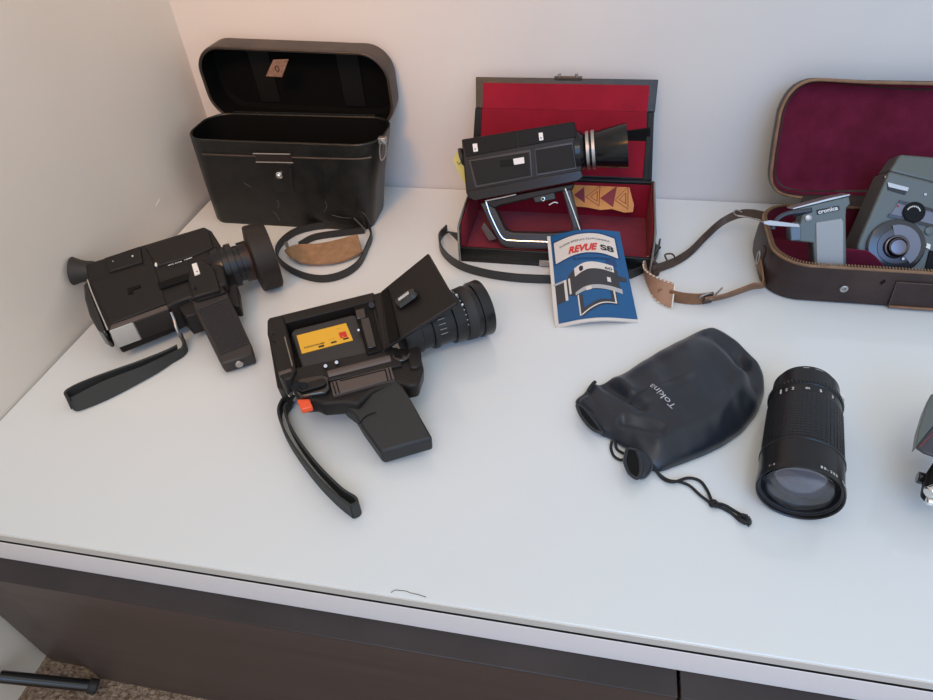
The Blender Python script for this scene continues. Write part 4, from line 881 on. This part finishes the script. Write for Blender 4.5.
curved_text('TOKINA', .0036, .0314, .85, 1.15, .0028, white_mark, 'front_lettering')
# lens front: stepped inner rings, glass element
b = NB(); lathe(b, lf, ld, [(.0009,.0299),(.003,.0295),(.0032,.0288),(.0045,.0286),(.0047,.0281),(.012,.0272),(.020,.0235),(.030,.017)], 64, False, True); put('inner_ring', b, mat('inner lens black', (.02,.021,.026), .3), lb_, ang=25)
b = NB(); lathe(b, lf+ld*.017, -ld, [(0,.0205),(.002,.018),(.0045,.0125),(.0062,.006),(.0066,.001)], 48, False, True); put('inner_element', b, mat('purple coated element', (.055,.045,.06), .08, coat=1), lb_, ang=80)
gl_m = mat('lens glass', (.92,.92,.97), .0, trans=1); gl_m.node_tree.nodes['Principled BSDF'].inputs['IOR'].default_value = 1.5
b = NB(); lathe(b, lf+ld*.0070, -ld, [(-.0008,.0),(-.0008,.0279),(.0005,.0279),(.0025,.022),(.0042,.0145),(.0052,.007),(.0055,.0)], 56, False, False); put('front_element', b, gl_m, lb_, ang=80)

# ================================================================ CUT OFF CAMERA at the right edge
rcg = thing('movie_camera', 'grey camera cut off by the right edge of the photo', 'film camera', (.335, .42, 0))
b = NB(); pz(b, [(931,394),(925,408),(919,428),(916,446),(933,426),(960,400),(985,380)], .054, .010, .98); put('body', b, hammer, rcg, bevel=.001, seg=3)
b = NB(); pz(b, [(916.5,446.5),(933,426),(960,400),(985,380),(990,440),(940,457),(925,452)], .0535, .003); sp2 = put('lower_panel', b, mat('charcoal panel', (.045,.045,.055), .4), rcg, bevel=.001)
b = NB(); tube(b, [W(920,447,.0545), W(936,430,.0545)], .0004, 5); put('red_line', b, mat('dull red line', (.25,.04,.04), .6), sp2)
b = NB(); cyl(b, W(917,477,.030), W(931,481,.030), .0048, seg=20); put('winding_knob', b, plastic_gloss, rcg, bevel=.001)
b = NB(); pz(b, [(928,470),(936,458),(975,452),(975,500),(932,496),(925,488)], .040, .012, .97); put('base', b, plastic_dark, rcg, bevel=.002)
b = NB(); cyl(b, W(928,493,.044), W(945,486,.044), .0045, seg=24); cyl(b, W(926,500,.034), W(936,503,.034), .0035, seg=20); put('chrome_fitting', b, chrome, rcg, bevel=.0012)
b = NB(); box(b, .335, .39, .36, .43, .0, .052); put('foot', b, plastic_dark, rcg, bevel=.002)

# thin dark hair on the glass
b = NB(); tube(b, [W(x, y, .0003) for x, y in ((391,592.5),(395,590),(400,590.5),(406,591),(411,593),(418,594.5),(426,597))], .00022, 5, 4)
tag(put('hair', b, ink), 'thin dark hair lying near the front edge of the glass top', 'hair')

# ================================================================ LIGHT
w = bpy.data.worlds.new('world'); SC.world = w; w.use_nodes = True
w.node_tree.nodes['Background'].inputs['Color'].default_value = (.93, .985, 1.0, 1); w.node_tree.nodes['Background'].inputs['Strength'].default_value = .84
def area(name, loc, target, sx, sy, power, col, spread=180):
    l = bpy.data.lights.new(name, 'AREA'); l.shape = 'RECTANGLE'; l.size = sx; l.size_y = sy; l.spread = math.radians(spread); l.energy = power; l.color = col
    o = bpy.data.objects.new(name, l); COL.objects.link(o); o.location = loc
    o.rotation_euler = (V3(target)-V3(loc)).to_track_quat('-Z', 'Y').to_euler(); return o
area('room_lamp', (-.42, -.75, 1.40), (-.44, .85, .24), .35, .35, .80, (1, .42, .03), 36)
area('window_light', (.60, -1.3, 1.25), (.52, .62, .03), 1.4, 1.2, 4.2, (.22, .48, 1.0), 70)
area('ceiling_light', (-.05, -.65, 1.85), (-.10, .5, 0), .7, .5, 5.2, (1, .95, .76))
area('corner_lamp', (-.15, .35, 1.1), (-.40, .85, .25), .12, .12, .30, (1, .35, .06), 110)

# ================================================================ CAMERA
cd = bpy.data.cameras.new('camera'); cam = bpy.data.objects.new('camera', cd); COL.objects.link(cam)
cd.sensor_fit = 'HORIZONTAL'; cd.sensor_width = 36; cd.lens = FPX/933*36; cd.clip_start = .01; cd.clip_end = 50
M = Matrix((rt, upv, -fwd)).transposed().to_4x4(); M.translation = CAM; cam.matrix_world = M
SC.camera = cam
SC.view_settings.view_transform = 'Standard'; SC.view_settings.look = 'None'; SC.view_settings.gamma = 1; SC.view_settings.use_curve_mapping = False
SC.view_settings.exposure = 0.08
